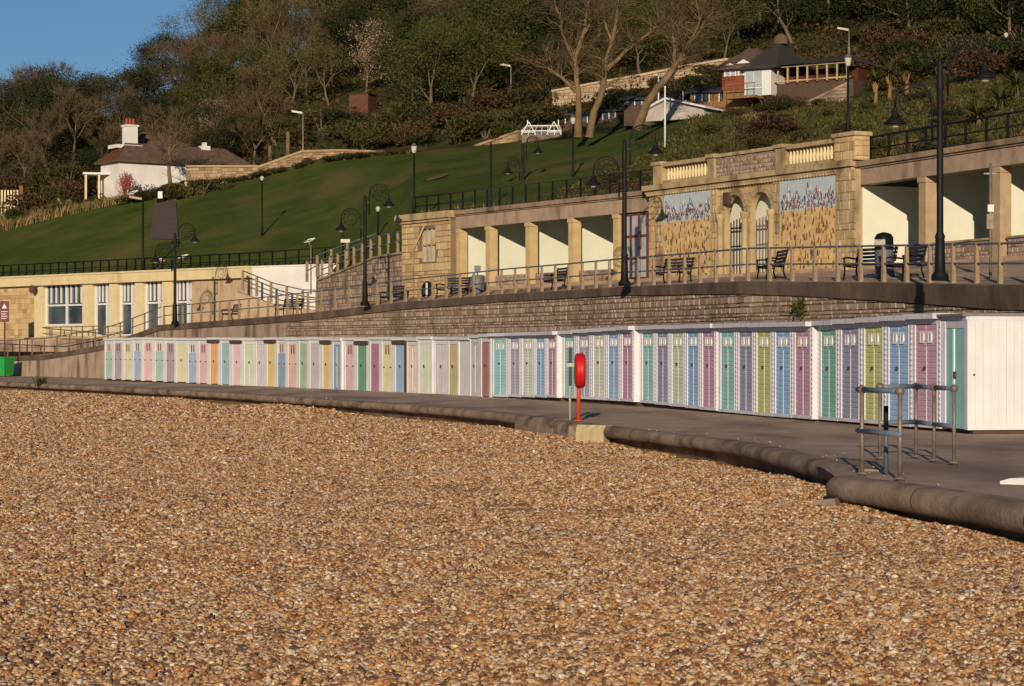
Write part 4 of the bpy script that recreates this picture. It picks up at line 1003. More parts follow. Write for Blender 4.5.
# ------------------------------------------------------------------ street lamps with scroll brackets
def scroll_lamp(px, Y, zb, ytop, label, arm=1.0):
    X = (px - 512) * Y / F; h = zpx(ytop, Y) - zb; r = .40 * arm
    T = thing('scroll_lamp', label, 'street lamp', (X, Y, zb), 0.0, 'scroll bracket street lamps')
    mb = MB(); mb.lathe([(.19, 0), (.19, .12), (.12, .2), (.10, .9), (.115, .95), (.075, 1.05), (.07, h - .6), (.085, h - .55), (.075, h - .5), (.065, h), (.03, h + .06)], (0, 0, 0), 12); mb.build('pole', 'black', T)
    for s, zc in ((1, h + .13), (-1, h - .86)):
        cx = s * (.17 + r); mb = MB()
        mb.tube([(s * .17, 0, zc - .95), (s * .17, 0, zc)] + [(cx - s * r * math.cos(t), 0, zc + r * math.sin(t)) for t in [R(15) * k for k in range(1, 12)]] + [(cx + s * r, 0, zc - .12)], .026, 6)
        mb.beam((s * .06, 0, zc - .9), (s * .19, 0, zc - .9), .05, .06); mb.beam((s * .06, 0, zc - .35), (s * .19, 0, zc - .35), .05, .06)
        br = mb.build('bracket', 'black', T)
        mb = MB(); sp = []
        for k in range(46):
            t = k / 45 * R(720); rr_ = (r - .06) * (1 - k / 45) ** .8 + .03; sp.append((cx - s * rr_ * math.cos(t), 0, zc + rr_ * math.sin(t) - .02))
        mb.tube(sp, .016, 5)
        for k in range(10):
            t = R(36) * k; mb.tube([(cx + .5 * r * math.cos(t), 0, zc + .5 * r * math.sin(t)), (cx + .86 * r * math.cos(t), 0, zc + .86 * r * math.sin(t))], .009, 4)
        mb.build('ammonite_scroll', 'black', br)
        mb = MB(); lx, lz = cx + s * r, zc - .12
        mb.lathe([(.03, lz), (.05, lz - .06), (.08, lz - .16), (.14, lz - .25), (.25, lz - .34), (.25, lz - .37), (.1, lz - .37)], (lx, 0, 0), 14); mb.mi = 1
        mb.lathe([(.1, lz - .372), (.09, lz - .43), (.02, lz - .45)], (lx, 0, 0), 10); mb.build('lamp_shade', ['black', 'lantern'], T)
scroll_lamp(940, 46.5, 3.0, 62, 'tall black scroll lamp in front of the right shelter')
scroll_lamp(624.5, 67.2, 3.5, 142, 'black scroll lamp in front of the red framed window')
scroll_lamp(365, 87.5, 3.3, 197, 'black scroll lamp left of the stone pavilion')
scroll_lamp(175, 105.6, 2.75, 234, 'black scroll lamp in front of the cafe')
scroll_lamp(523, 104, 8.2, 145, 'slim black scroll lamp on the lawn behind the shelter roof', .7)

# plain lamps on the slope
def post_lamp(px, ybase, ytop, kind, label, wd=.05, Y=None, tilt=0):
    g = G(px, ybase) if Y is None else at(px, ybase, Y); h = zpx(ytop, g.y) - g.z
    T = thing('lamp_post', label, 'lamp post', g, 0.0, 'lamp posts on the slope')
    mb = MB(); mb.lathe([(wd * 1.6, -.1), (wd * 1.5, .5), (wd, .6), (wd * .8, h)], (0, 0, 0), 8); mb.build('pole', 'black' if kind != 'flat' else 'galv', T)
    if kind == 'lantern':
        mb = MB(); mb.lathe([(.06, h), (.10, h + .04), (.13, h + .28), (.07, h + .3)], (0, 0, 0), 8); mb.build('lantern', 'lantern', T)
        mb = MB(); mb.lathe([(.15, h + .3), (.08, h + .38), (.03, h + .42)], (0, 0, 0), 8); mb.build('lantern_cap', 'galv', T)
    elif kind == 'globe':
        mb = MB(); mb.lathe([(.05, h - .02), (.10, h + .03), (.12, h + .11), (.10, h + .19), (.04, h + .23)], (0, 0, 0), 10); mb.build('globe', 'lantern', T)
    elif kind != 'plain':
        mb = MB(); s = -1; mb.beam((s * .05, 0, h), (s * .75, 0, h + .12), .22, .12); mb.build('lamp_head', 'lantern' if kind == 'flat' else 'galv', T)
    return T
post_lamp(414, 214, 153, 'lantern', 'lamp post with square white lantern at the left end of the roof railing', Y=92)
post_lamp(262, 236, 180, 'globe', 'thin lamp post with small white globe on the middle of the lawn')
post_lamp(378, 264, 211, 'globe', 'short dark lamp post behind the scroll lamp by the pavilion', Y=106)
post_lamp(491, 210, 142, 'plain', 'slim dark lamp post standing behind the shelter roof', .045, Y=92)
post_lamp(573, 182, 124, 'lantern', 'lamp post with pale lantern in front of the left sycamore', Y=100)
post_lamp(848, 137, 66, 'lantern', 'lamp post with pale lantern above the end pier', Y=76)
post_lamp(303, 158, 113, 'flat', 'grey street light with flat head at the edge of the wood', .06)
post_lamp(511, 106, 66, 'flat', 'grey street light with flat head left of the stone retaining wall', .06)
post_lamp(849, 56, 30, 'flat', 'grey street light above the verandah house', .06)
post_lamp(1006, 64, 37, 'globe', 'bright white lamp high on the right slope', .06)
T = post_lamp(143, 268, 199, 'head', 'dark lamp post with gull on its long flat head beside the lawn path', .06, Y=118)
mb = MB(); mb.tube([(0, 0, 0), (0, 0, 2.8)], .03, 6); mb.tube([(0, 0, 2.8), (.12, .0, 2.9)], .05, 6)
g = at(311, 262, 106.5); mb = MB(); mb.tube([(0, 0, -1.6), (0, 0, .85)], .035, 6); tag(mb.build('marker_post', 'galv', None, g), 'slim pale post with a gull on it above the white wall', 'post')
# security camera pole
g = at(343, 262, 106); T = thing('camera_pole', 'short dark pole carrying a boxy lamp head left of the scroll lamp', 'pole', g)
mb = MB(); mb.tube([(0, 0, -1.4), (0, 0, 1.1)], .05, 6); mb.build('pole', 'black', T); mb = MB(); mb.box(-.1, .35, -.15, .15, .95, 1.12); mb.build('head', 'lantern', T); mb = MB(); mb.lathe([(.06, 1.1), (.1, 1.2), (.02, 1.4)], (0, 0, 0), 6); mb.build('cap', 'black', T)
# steel pole by the right shelter
g = at(990.5, 284, 50.5); T = thing('steel_pole', 'thin galvanised pole with small boxes in front of the right pillar', 'pole', g); h = zpx(163, 50.5) - g.z
mb = MB(); mb.tube([(0, 0, -.1), (0, 0, h)], [.04, .035], 8); mb.build('pole', 'galv', T); mb = MB(); mb.box(-.10, .06, -.06, .06, h - 1.55, h - 1.2); mb.build('box', 'galv', T)
mb = MB(); mb.box(-.07, .07, -.05, .05, h - 1.15, h - .98); mb.build('sensor', 'white', T); mb = MB(); mb.beam((-.16, 0, h - .25), (.16, 0, h - .25), .04, .04); mb.build('crossbar', 'galv', T)

# ------------------------------------------------------------------ benches, bins, signs, lifebuoy, handrails
def bench_proto():
    T = thing('promenade_bench', '', 'bench', (0, 0, 0), 0, 'promenade benches')
    mb = MB()
    for k in range(5): y = -.22 + k * .11; mb.box(-.78, .78, y, y + .085, .42, .455)
    mb.build('seat', 'seat', T)
    mb = MB()
    for k in range(4):
        z = .52 + k * .11; y = .30 + k * .028; mb.mesh([(-.78, y, z), (.78, y, z), (.78, y + .025, z + .085), (-.78, y + .025, z + .085), (-.78, y + .03, z), (.78, y + .03, z), (.78, y + .055, z + .085), (-.78, y + .055, z + .085)],
                                                     [(0, 1, 2, 3), (7, 6, 5, 4), (0, 4, 5, 1), (3, 2, 6, 7), (0, 3, 7, 4), (1, 5, 6, 2)])
    mb.build('backrest', 'seat', T)
    for s in (-.7, .7):
        mb = MB(); mb.tube([(s, -.27, 0), (s, -.22, .3), (s, -.24, .42), (s, -.26, .62)], .028, 6); mb.tube([(s, .36, 0), (s, .27, .25), (s, .30, .5), (s, .42, .95)], .028, 6)
        mb.tube([(s, -.30, .63), (s, -.1, .66), (s, .34, .62)], .03, 6); mb.tube([(s, -.23, .4), (s, .28, .38)], .025, 6); mb.build('leg', 'black', T)
    return T
def sfor(px, back):
    lo, hi = wall_s(-100), wall_s(1290)
    for _ in range(40):
        m_ = (lo + hi) / 2; v = wall_pt(m_, -back)
        if 512 + v.x / v.y * F < px: lo = m_
        else: hi = m_
    v = wall_pt(lo); return lo, 512 + v.x / v.y * F
def onprom(px, back):
    _, px = sfor(px, back)
    p = wall_pt(wall_s(px), -back); f = (wpt(px, FLOOR) - wpt(px)); p.z = wpt(px).z + (wpt(px, FLOOR).z - wpt(px).z) * back / max(2.5, math.hypot(f.x, f.y)); return p
BP = bench_proto(); kids(BP)
BE = [(230, 'bench at the far left beside the block wall of the cafe'), (288, 'bench in front of the white wall'), (391, 'bench in front of the rubble step wall left of the pavilion'), (452, 'bench between the round black sign and the first pillar'),
      (553, 'bench in front of the middle bay of the left shelter'), (671, 'bench in front of the left mosaic'), (770, 'bench in front of the right mosaic'), (868, 'bench left of the litter bin by the right shelter'), (903, 'bench right of the litter bin by the right shelter')]
for k, (px, lb) in enumerate(BE):
    o = BP if k == 0 else copy_tree(BP)
    back = 1.1; s, pxw = sfor(px, back); p = onprom(px, back); z = p.z; q = wall_pt(s + .4, -back); d = q - wall_pt(s, -back)
    o.location = (p.x, p.y, z); o.rotation_euler = (0, 0, math.atan2(d.y, d.x) + (.3 if k % 2 else -.15)); o.scale = (.9,) * 3; o['label'] = lb
# litter bin
p = onprom(884, 1.3); T = thing('litter_bin', 'dark litter bin with pale top panel between two benches', 'bin', p, -.6); T.scale = (.84,) * 3
mb = MB(); mb.lathe([(.24, 0), (.27, .05), (.29, .85), (.29, .9)], (0, 0, 0), 16); mb.build('body', 'railblue', T)
mb = MB(); mb.lathe([(.29, .9), (.29, 1.28), (.22, 1.4), (.05, 1.45)], (0, 0, 0), 16); mb.build('hood', 'black', T)
mb = MB(); mb.box(-.17, .17, -.30, -.27, 1.0, 1.22); mb.build('panel', 'silver', T) if 'silver' in M else mb.build('panel', 'lantern', T)
p = onprom(478, 1.6); T = thing('litter_bin', 'blue litter bin on the promenade in front of the first shelter bay', 'bin', p)
mb = MB(); mb.lathe([(.2, 0), (.24, .05), (.25, .8), (.22, .84)], (0, 0, 0), 12); mb.build('body', 'bluebin', T) if 'bluebin' in M else mb.build('body', 'railblue', T)
p = onprom(477.5, 2.6); T = thing('notice_board', 'small blue notice shield on a post by the left shelter', 'sign', p)
mb = MB(); mb.tube([(0, 0, 0), (0, 0, 1.0)], .03, 6); mb.build('post', 'railblue', T); mb = MB(); mb.extrude([(-.13, 1.25), (.13, 1.25), (.13, 1.05), (.0, .93), (-.13, 1.05)], -.03, .0); mb.build('board', 'railblue', T)
p = onprom(427.5, 1.8); T = thing('round_sign', 'dark oval board with pale strip leaning by the pavilion corner', 'sign', p, -.9)
mb = MB(); mb.lathe([(.40, -.03), (.42, 0), (.40, .03)], (0, 0, 0), 20, 'y'); o = mb.build('board', 'black', T); o.location = (0, 0, .45); o.scale = (1, 1, 1.0)
mb = MB(); mb.box(-.06, .06, -.05, -.032, .1, .8); mb.build('strip', 'white', T)
# green bin and maroon sign at far left
p = at(3, 373, 122); T = thing('wheeled_bin', 'bright green bin at the left edge of the promenade', 'bin', (p.x - .0, p.y, .05), -.5)
mb = MB(); mb.mesh([(-.42, -.36, 0), (.42, -.36, 0), (.42, .36, 0), (-.42, .36, 0), (-.47, -.42, .95), (.47, -.42, .95), (.47, .42, .95), (-.47, .42, .95)], [(3, 2, 1, 0), (0, 1, 5, 4), (1, 2, 6, 5), (2, 3, 7, 6), (3, 0, 4, 7), (4, 5, 6, 7)]); mb.build('body', 'greenbin', T)
mb = MB(); mb.mesh([(-.5, -.46, .952), (.5, -.46, .952), (.5, .46, .952), (-.5, .46, .952), (-.46, -.4, 1.04), (.46, -.4, 1.04), (.46, .44, 1.08), (-.46, .44, 1.08)], [(3, 2, 1, 0), (0, 1, 5, 4), (1, 2, 6, 5), (2, 3, 7, 6), (3, 0, 4, 7), (4, 5, 6, 7)]); mb.build('lid', 'greenbin', T)
for s in (-.3, .3):
    mb = MB(); mb.lathe([(.09, -.03), (.09, .03)], (s, .38, .09), 10, 'x'); mb.build('wheel', 'black', T)
p = at(4.5, 356, 121.5); T = thing('information_sign', 'maroon information sign with a white triangle on a post', 'sign', (p.x, p.y, 1.1))
h = zpx(301, 121.5) - 1.1
mb = MB(); mb.tube([(0, .05, -1.1), (0, .05, h - .1)], .05, 6); mb.build('post', 'darkwood', T)
mb = MB(); mb.box(-.26, .26, -.03, .0, h - 1.18, h); bd = mb.build('board', 'maroon', T)
mb = MB(); mb.extrude([(-.14, h - .42), (.14, h - .42), (0, h - .14)], -.036, -.031); mb.build('warning_triangle', 'white', bd)
for k in range(4): mb = MB(); mb.box(-.18, .18 - .06 * (k % 2), -.036, -.031, h - .62 - .13 * k, h - .58 - .13 * k); mb.build('text_line', 'offwhite', bd)

# lifebuoy post and the pale green pole
Yb = 46.0; p = at(578.5, 420, Yb); p.z = -.02
T = thing('lifebuoy_stand', 'red lifebuoy housing on an orange-red post on the promenade edge', 'lifebuoy', p)
mb = MB(); mb.tube([(0, 0, 0), (0, 0, 1.2)], .045, 10); mb.lathe([(.1, 0), (.1, .02), (.05, .03)], (0, 0, 0), 10); mb.build('post', 'redpost', T)
mb = MB(); mb.lathe([(.02, -.11), (.31, -.108), (.35, -.095), (.372, -.06), (.375, -.02), (.36, .0), (.375, .02), (.372, .06), (.35, .095), (.31, .108), (.02, .10)], (0, 0, 0), 28, 'x'); o = mb.build('housing', 'red', T); o.location = (.03, -.03, 1.08); o.rotation_euler = (0, 0, R(1.5))
p = at(570, 419, 46.4); p.z = -.02; T = thing('throw_line_pole', 'thin pale green pole with dark upper board beside the red lifebuoy', 'pole', p)
mb = MB(); mb.tube([(0, 0, 0), (0, 0, 1.5)], .028, 8); mb.build('pole', 'palegreen', T); mb = MB(); mb.box(-.025, .04, -.05, -.029, .75, 1.58); mb.build('board', 'darkwood', T)
mb = MB(); mb.box(-.07, .09, -.058, -.051, 1.16, 1.24); mb.build('plate', 'palegreen', T)
# concrete blocks in the edge by the lifebuoy
for a, b, m, lb, hh in ((527, 566, 'kerbcon', 'rough dark concrete block in the promenade edge left of the lifebuoy', .02), (566.5, 583, 'kerbcon', 'short dark concrete block under the red lifebuoy post', .01), (583.5, 611, 'palecon', 'pale yellow concrete block in the promenade edge right of the lifebuoy', .02)):
    Ya = {527: 49.0, 566.5: 45.4, 583.5: 44.0}[a]; A_ = at(a, 0, Ya); B_ = at(b, 0, Ya - .07 * (b - a))
    if m == 'palecon': A_, B_ = at(583, 0, 42.75), at(611, 0, 42.45)
    
    d = B_ - A_; d.z = 0
    mb = MB(); L = d.length; rr = random.Random(int(a)); n = 6
    V = []; top_ = []
    for k in range(n + 1):
        x = L * k / n; j = lambda: rr.uniform(-.02, .02)
        V += [(x, -.34 + j(), -.75), (x, -.30 + j(), -.06 + j()), (x, -.25 + j(), hh + j() * .3), (x, .06, hh), (x, .06, -.5)]
    mb.mesh(V, [(5 * k + q, 5 * k + 5 + q, 5 * k + 6 + q, 5 * k + 1 + q) for k in range(n) for q in range(4)] + [(0, 1, 2, 3, 4), tuple(5 * n + q for q in (4, 3, 2, 1, 0))])
    o = tag(mb.build('concrete_block', m, None, (A_.x, A_.y, 0)), lb, 'block'); o.rotation_euler = (0, 0, math.atan2(d.y, d.x))
# the handrails by the steps
def rail_set(name, label, posts, rails, pr=.032):
    O = Vector(posts[0]); O.z = 0; T = thing(name, label, 'handrail', O)
    for p in posts:
        mb = MB(); q = Vector(p) - O; h = q.z; mb.tube([(q.x, q.y, -.02), (q.x, q.y, h)], pr * .85, 10); mb.lathe([(.07, 0), (.07, .015), (.04, .03)], (q.x, q.y, 0), 10); mb.lathe([(.01, -.055), (.045, -.035), (.055, 0), (.045, .035), (.01, .055)], (q.x, q.y, h), 10); mb.build('post', 'galv', T)
    for a, b in rails:
        mb = MB(); mb.tube([Vector(a) - O, Vector(b) - O], .033, 10); mb.build('rail', 'steelpaint', T)
A0, A1 = at(862, 474, 26.0), at(900, 479, 25.0); A0.z = A1.z = 1.02
dA = (A1 - A0)
rail_set('handrail', 'two-post blue topped handrail nearest the beach', [tuple(A0), tuple(A1)], [(A0 - dA * .12, A1 + dA * .03), (A0 - dA * .12 - Vector((0, 0, .5)), A1 + dA * .03 - Vector((0, 0, .5)))])
Bp = [at(px, 0, Y) for px, Y in ((880, 29.8), (916, 30.2), (934, 29.2), (954, 28.5))]
for q in Bp: q.z = .99
rail_set('handrail', 'four-post blue topped handrail in front of the end hut', [tuple(q) for q in Bp], [(Bp[0], Bp[1]), (Bp[1], Bp[2]), (Bp[2], Bp[3]), (Bp[0] - Vector((0, 0, .5)), Bp[1] - Vector((0, 0, .5))), (Bp[1] - Vector((0, 0, .5)), Bp[2] - Vector((0, 0, .5))), (Bp[2] - Vector((0, 0, .5)), Bp[3] - Vector((0, 0, .5)))], .028)
p = at(886, 473, 26.2); p.z = 0; T = thing('gate_post', 'thin dark post between the two handrails', 'post', p)
mb = MB(); mb.tube([(0, 0, 0), (0, 0, .8)], [.03, .022], 8); mb.build('post', 'railblue', T); mb = MB(); mb.tube([(0, 0, .5), (0, 0, .82)], .03, 8); mb.build('sleeve', 'black', T)
# slab left on the shingle
p = at(824, 500, 25.1); T = tag(MB().build('x', 'kerbcon'), None); bpy.data.objects.remove(T)
mb = MB(); mb.mesh([(-.17, -.12, -.03), (.12, -.19, -.03), (.22, .1, -.03), (-.1, .16, -.03), (-.14, -.09, .04), (.1, -.15, .06), (.18, .07, .065), (-.08, .12, .03)], [(3, 2, 1, 0), (4, 5, 6, 7), (0, 1, 5, 4), (1, 2, 6, 5), (2, 3, 7, 6), (3, 0, 4, 7)])
tag(mb.build('broken_slab', 'kerbcon', None, (p.x, p.y, bz(p.x, p.y) + .03)), 'small broken grey slab lying on the shingle below the wall end', 'slab')
# low white painted step edge at the right
mb = MB(); a = at(1000, 0, 24.45); b = at(1090, 0, 23.9); d = (b - a); d.z = 0; L = d.length
mb.extrude([(0, -.03), (L, -.03), (L, .075), (.12, .045), (0, .01)], 0, .35); o = tag(mb.build('painted_step', 'white', None, (a.x, a.y, 0)), 'low white painted step edge at the right side of the promenade', 'step'); o.rotation_euler = (0, 0, math.atan2(d.y, d.x))
# gulls
def gull_proto():
    T = thing('seagull', '', 'gull', (0, 0, 0), 0, 'gulls')
    mb = MB(); mb.lathe([(.01, -.30), (.035, -.22), (.075, -.08), (.085, .04), (.06, .15), (.04, .19), (.045, .24), (.035, .28), (.01, .30)], (0, 0, 0), 10, 'x'); o = mb.build('body', 'bird', T); o.location = (0, 0, .22); o.rotation_euler = (0, R(-22), 0)
    mb = MB()
    for s in (-1, 1): mb.mesh([(.08, s * .075, .29), (-.06, s * .095, .25), (-.34, s * .03, .13), (-.1, s * .075, .17), (.06, s * .08, .2), (-.06, s * .075, .22)], [(0, 1, 2, 3, 4), (0, 4, 3, 2, 5)])
    mb.build('wing', 'birdgrey', T)
    mb = MB(); mb.lathe([(.016, 0), (.012, .05), (.002, .075)], (0, 0, 0), 6, 'x'); o = mb.build('beak', 'beak', T); o.location = (.27, 0, .325)
    for s in (-.03, .03): mb = MB(); mb.tube([(0, s, 0), (-.01, s, .16)], .008, 5); mb.build('leg', 'beak', T)
    return T
gp = gull_proto(); kids(gp)
GL = [(at(161, 258, 121.2), 2.6, 'gull on the grass just left of the cafe scroll lamp'), (at(183, 257, 120.2), .3, 'gull on the grass just right of the cafe scroll lamp'), (at(133, 198.2, 118), .4, 'gull on the flat head of the lamp beside the path'), (at(309.5, 253.2, 106.5), .4, 'gull on the slim post above the white wall'),
      (at(233, 181, 137), 2.8, 'gull high on the lawn below the stone wall')]
for k, (q, a, lb) in enumerate(GL):
    o = gp if k == 0 else copy_tree(gp)
    if k < 2: q.z = hill(q.x, q.y) + .05
    if k == 2: q.z = zpx(199, 118) + .14
    if k == 3: q.z = at(311, 262, 106.5).z + .85
    if k == 4: q = G(196, 190); q.z += .1
    o.location = q; o.rotation_euler = (0, 0, a); o.scale = (1.0,) * 3; o['label'] = lb
BP['label'] = BE[0][1]

# ------------------------------------------------------------------ buildings on the hill
def gable_roof(mb, x0, x1, y0, y1, ze, zr, ov=.3, hip=0.0, th=.12):
    """ridge along x; hip shortens the ridge at both ends"""
    ym = (y0 + y1) / 2; a, b, c, d = x0 - ov, x1 + ov, y0 - ov, y1 + ov
    V = [(a, c, ze), (b, c, ze), (b, d, ze), (a, d, ze), (a + hip, ym, zr), (b - hip, ym, zr)]
    mb.mesh(V + [(x, y, z - th) for x, y, z in V[:4]], [(0, 1, 5, 4), (2, 3, 4, 5), (1, 2, 5), (3, 0, 4), (6, 7, 1, 0), (7, 8, 2, 1), (8, 9, 3, 2), (9, 6, 0, 3), (9, 8, 7, 6)])
# white cottage at the left
HF = Face(119, 148, 250, 154); zb = 12.2
T = thing('white_cottage', 'long white cottage with brown tiled roof and tall white chimney above the lawn', 'house', HF.w(0, 0, zb), HF.rz)
mb = MB(); mb.box(0, HF.len, 0, 2.9, -1, 14.6 - zb); mb.build('wall', 'housewhite', T)
mb = MB(); gable_roof(mb, 0, HF.len, 0, 2.9, 14.58 - zb, 15.95 - zb, .35, 1.6); mb.build('roof', 'rooftile', T); rf = COL.objects[-1]
mb = MB(); gable_roof(mb, 2.6, 7.4, 2.6, 6.2, 15.5 - zb, 17.1 - zb, .2, 1.5); mb.box(2.8, 7.2, 2.95, 6.0, 1, 15.4 - zb); mb.build('rear_roof', 'rooftile', T)
mb = MB(); mb.mesh([(-.36, -.35, 14.60 - zb), (1.24, 1.45, 15.98 - zb), (-.36, 3.25, 14.60 - zb)], [(0, 1, 2), (2, 1, 0)]); mb.build('sunlit_hip', 'sunhip_and_door', rf)  # warm sunlight on the left hip, put into colour as an overlay
cx = 1.75; cy = 1.9
mb = MB(); mb.box(cx - .40, cx + .40, cy - .4, cy + .4, 14.7 - zb, 17.12 - zb); mb.box(cx - .47, cx + .47, cy - .47, cy + .47, 17.122 - zb, 17.24 - zb); ch = mb.build('chimney', 'housewhite', T)
for k in (-.26, 0, .26): mb = MB(); mb.lathe([(.13, 17.24 - zb), (.10, 17.6 - zb), (.12, 17.7 - zb)], (cx + k, cy, 0), 10); mb.build('chimney_pot', 'pot', ch)
mb = MB(); mb.box(.4, 2.4, 1.2, 2.6, 15.55 - zb, 15.8 - zb); mb.build('chimney_shoulder', 'housewhite', T)
u = HF.u(214); mb = MB(); mb.box(u - .35, u + .35, 1.2, 1.7, 15.4 - zb, 16.05 - zb); mb.box(u - .12, u + .12, 1.3, 1.6, 16.05 - zb, 16.3 - zb); mb.build('low_chimney', 'housewhite', T)
# porch
g = at(91, 184, 149); T = thing('porch', 'small cream porch frame left of the white cottage', 'porch', (g.x, g.y, g.z), .2); h = zpx(174.5, 149) - g.z
for x in (-.35, .55):
    for y in (0, 1.2): mb = MB(); mb.box(x - .07, x + .07, y - .07, y + .07, -1, h); mb.build('post', 'cream', T)
mb = MB(); mb.box(-.55, 1.3, -.2, 1.4, h, h + .14); mb.build('roof', 'housewhite', T)
# tan stone walls at the top of the lawn
def ground_wall(name, label, pp, m='rubble', th=.4, ch=.22, cop=None):
    """pp: (px, Y, ytop, ybottom)"""
    O = at(pp[0][0], pp[0][3], pp[0][1]); T = thing(name, label, 'wall', O)
    mb = MB(); mc = MB(); mk = MB(); rr = random.Random(len(label))
    for (p0, Y0, t0, b0), (p1, Y1, t1, b1) in zip(pp, pp[1:]):
        A, B = at(p0, t0, Y0) - O, at(p1, t1, Y1) - O; A2, B2 = at(p0, b0, Y0) - O, at(p1, b1, Y1) - O
        d = Vector((B.x - A.x, B.y - A.y, 0)); L = d.length; d /= L; n_ = Vector((d.y, -d.x, 0))
        if n_.y > 0: n_ = -n_
        pos = lambda u, o, z: Vector((A.x, A.y, 0)) + d * u + n_ * o + Vector((0, 0, z))
        stones(mb, pos, 0, L, lambda u: A2.z + (B2.z - A2.z) * u / L - .4, lambda u: A.z + (B.z - A.z) * u / L, ch, .25, .6, .05, rnd=rr)
        q = [Vector((A.x, A.y, A2.z - .6)), Vector((B.x, B.y, B2.z - .6)), B, A]
        mk.mesh(q + [v - n_ * th for v in q], [(0, 1, 2, 3), (7, 6, 5, 4), (3, 2, 6, 7), (0, 3, 7, 4), (1, 5, 6, 2)])
        mc.beam(A - n_ * th * .4 + Vector((0, 0, .05)), B - n_ * th * .4 + Vector((0, 0, .05)), th * 1.3, .14)
    mk.build('wall_core', 'mortar', T); mb.build('stone_facing', m, T); mc.build('coping', cop or m, T)
    return T
M['tanstone'] = mat('tan_stone', [(0, (.20, .135, .08)), (.4, (.32, .225, .135)), (.8, (.42, .315, .20)), (1, (.26, .165, .09))], scale=3, bump=.4, island=True)
M['buffstone'] = mat('buff_stone', [(0, (.30, .22, .15)), (.5, (.40, .30, .205)), (1, (.46, .36, .26))], scale=3, bump=.4, island=True)
ground_wall('garden_wall', 'tan stone garden wall right of the white cottage', [(186, 146.5, 167, 182), (222, 145.5, 167, 181), (258, 144.5, 167, 178)], 'tanstone')
ground_wall('garden_wall', 'long low stone wall stepping up along the top of the lawn', [(258, 144.3, 168, 177), (286, 143.6, 158, 169), (303, 143, 152, 160), (340, 142, 151, 158), (372, 140.5, 152, 158), (412, 138, 154, 158)], 'tanstone')
ground_wall('garden_wall', 'pale sloping wall left of the white glasshouse', [(464, 135.5, 152, 155), (478, 134.5, 146, 151), (496, 133.5, 140, 148), (518, 132.5, 132, 144)], 'tanstone')
ground_wall('terrace_wall', 'long pale stone retaining wall behind the sycamores', [(552, 142, 92, 108), (600, 141, 83, 104), (640, 140, 76, 92), (690, 139, 66, 80), (728, 138, 60, 78)], 'buffstone', .5)
ground_wall('path_wall', 'low stone kerb wall of the path climbing beside the lawn', [(622, 103, 170, 174), (648, 108, 156, 160), (668, 113, 143, 147), (700, 119, 127, 131)], 'buffstone', .3)
# white glasshouse
g = at(522, 137, 131); GZ = g.z; T = thing('glasshouse', 'small white framed glasshouse at the top of the lawn', 'glasshouse', g, -.1)
Lg = 39 * 131 / F; zt = zpx(124, 131) - GZ; ze = zpx(131, 131) - GZ
mb = MB(); mb.box(0, Lg, .0, 2, -.8, ze * .3); mb.build('base_wall', 'mortar', T)
mb = MB()
for k in range(7):
    x = Lg * k / 6; mb.beam((x, 0, ze), (x * .8 + Lg * .1, 1.1, zt), .045, .04); mb.beam((x, 0, ze * .3), (x, 0, ze), .045, .04)
for k in (0, 3): z = ze + (zt - ze) * k / 3; y = 1.1 * k / 3; mb.beam((Lg * .1 * k / 3, y, z), (Lg - Lg * .1 * k / 3, y, z), .06, .06)
for x, s in ((0, 1), (Lg, -1)): mb.beam((x, 0, ze), (x + s * Lg * .1, 1.1, zt), .1, .1); mb.beam((x + s * Lg * .1, 1.1, zt), (x + s * Lg * .1, 1.1, zt + .35), .06, .06)
for x in (.42, Lg - .42):
    mb.beam((x - .45, -.06, ze * .3), (x, -.06, zt + .12), .06, .05); mb.beam((x + .45, -.06, ze * .3), (x, -.06, zt + .12), .06, .05); mb.beam((x - .3, -.06, ze * .75), (x + .3, -.06, ze * .75), .05, .05)
mb.build('frame', 'housewhite', T)
mb = MB(); mb.face([(0, .04, ze * .3), (Lg, .04, ze * .3), (Lg, .04, ze - .03), (0, .04, ze - .03)]); mb.face([(0, .03, ze - .02), (Lg, .03, ze - .02), (Lg * .9, 1.1, zt - .03), (Lg * .1, 1.1, zt - .03)]); mb.build('glazing', 'glass', T)
# white-roofed shed
M['shedshade'] = mat('shed_paint', [(.3, (.34, .31, .29)), (.7, (.45, .42, .40))], scale=1.5)  # white walls, with their partial shade put into this grey
SHF = Face(646, 119.5, 704, 117.5); z0 = SHF.z(670, 120); T = thing('white_shed', 'low white building with a shallow white gable roof below the timber hut', 'shed', SHF.w(0, 0, z0), SHF.rz)
zr = SHF.z(664, 100) - z0; ze = SHF.z(664, 110) - z0
mb = MB(); L = SHF.len; mb.extrude([(0, 0), (L, 0), (L, ze), (L * .38, zr), (0, ze)], 0, 3.5); mb.build('wall', 'shedshade', T)
mb = MB(); mb.extrude([(-.25, ze - .08), (L * .38, zr + .01), (L + .25, ze - .08), (L + .25, ze + .02), (L * .38, zr + .11), (-.25, ze + .02)], -.3, 3.7); mb.build('roof', 'white', T)
# flagpole
g = at(665, 166, 104); g.z = hill(g.x, g.y); T = thing('flagpole', 'slim white flagpole behind the left balustrade', 'flagpole', g); h = zpx(88, 104) - g.z
mb = MB(); mb.tube([(0, 0, 0), (0, 0, h)], [.055, .035], 8); mb.build('pole', 'white', T); mb = MB(); mb.lathe([(.02, h), (.06, h + .05), (.02, h + .1)], (0, 0, 0), 8); mb.build('finial', 'white', T)
for px, yt, yb in ((683, 91, 112), (658.5, 72, 104)):
    g = at(px, yb, 122); T = thing('white_post', 'thin white post %s the white shed' % ('right of the flagpole above' if px > 670 else 'leaning behind'), 'post', g); h = zpx(yt, 122) - g.z
    mb = MB(); mb.tube([(0, 0, -.5), (0, 0, h)], .045, 6); mb.build('pole', 'white', T)
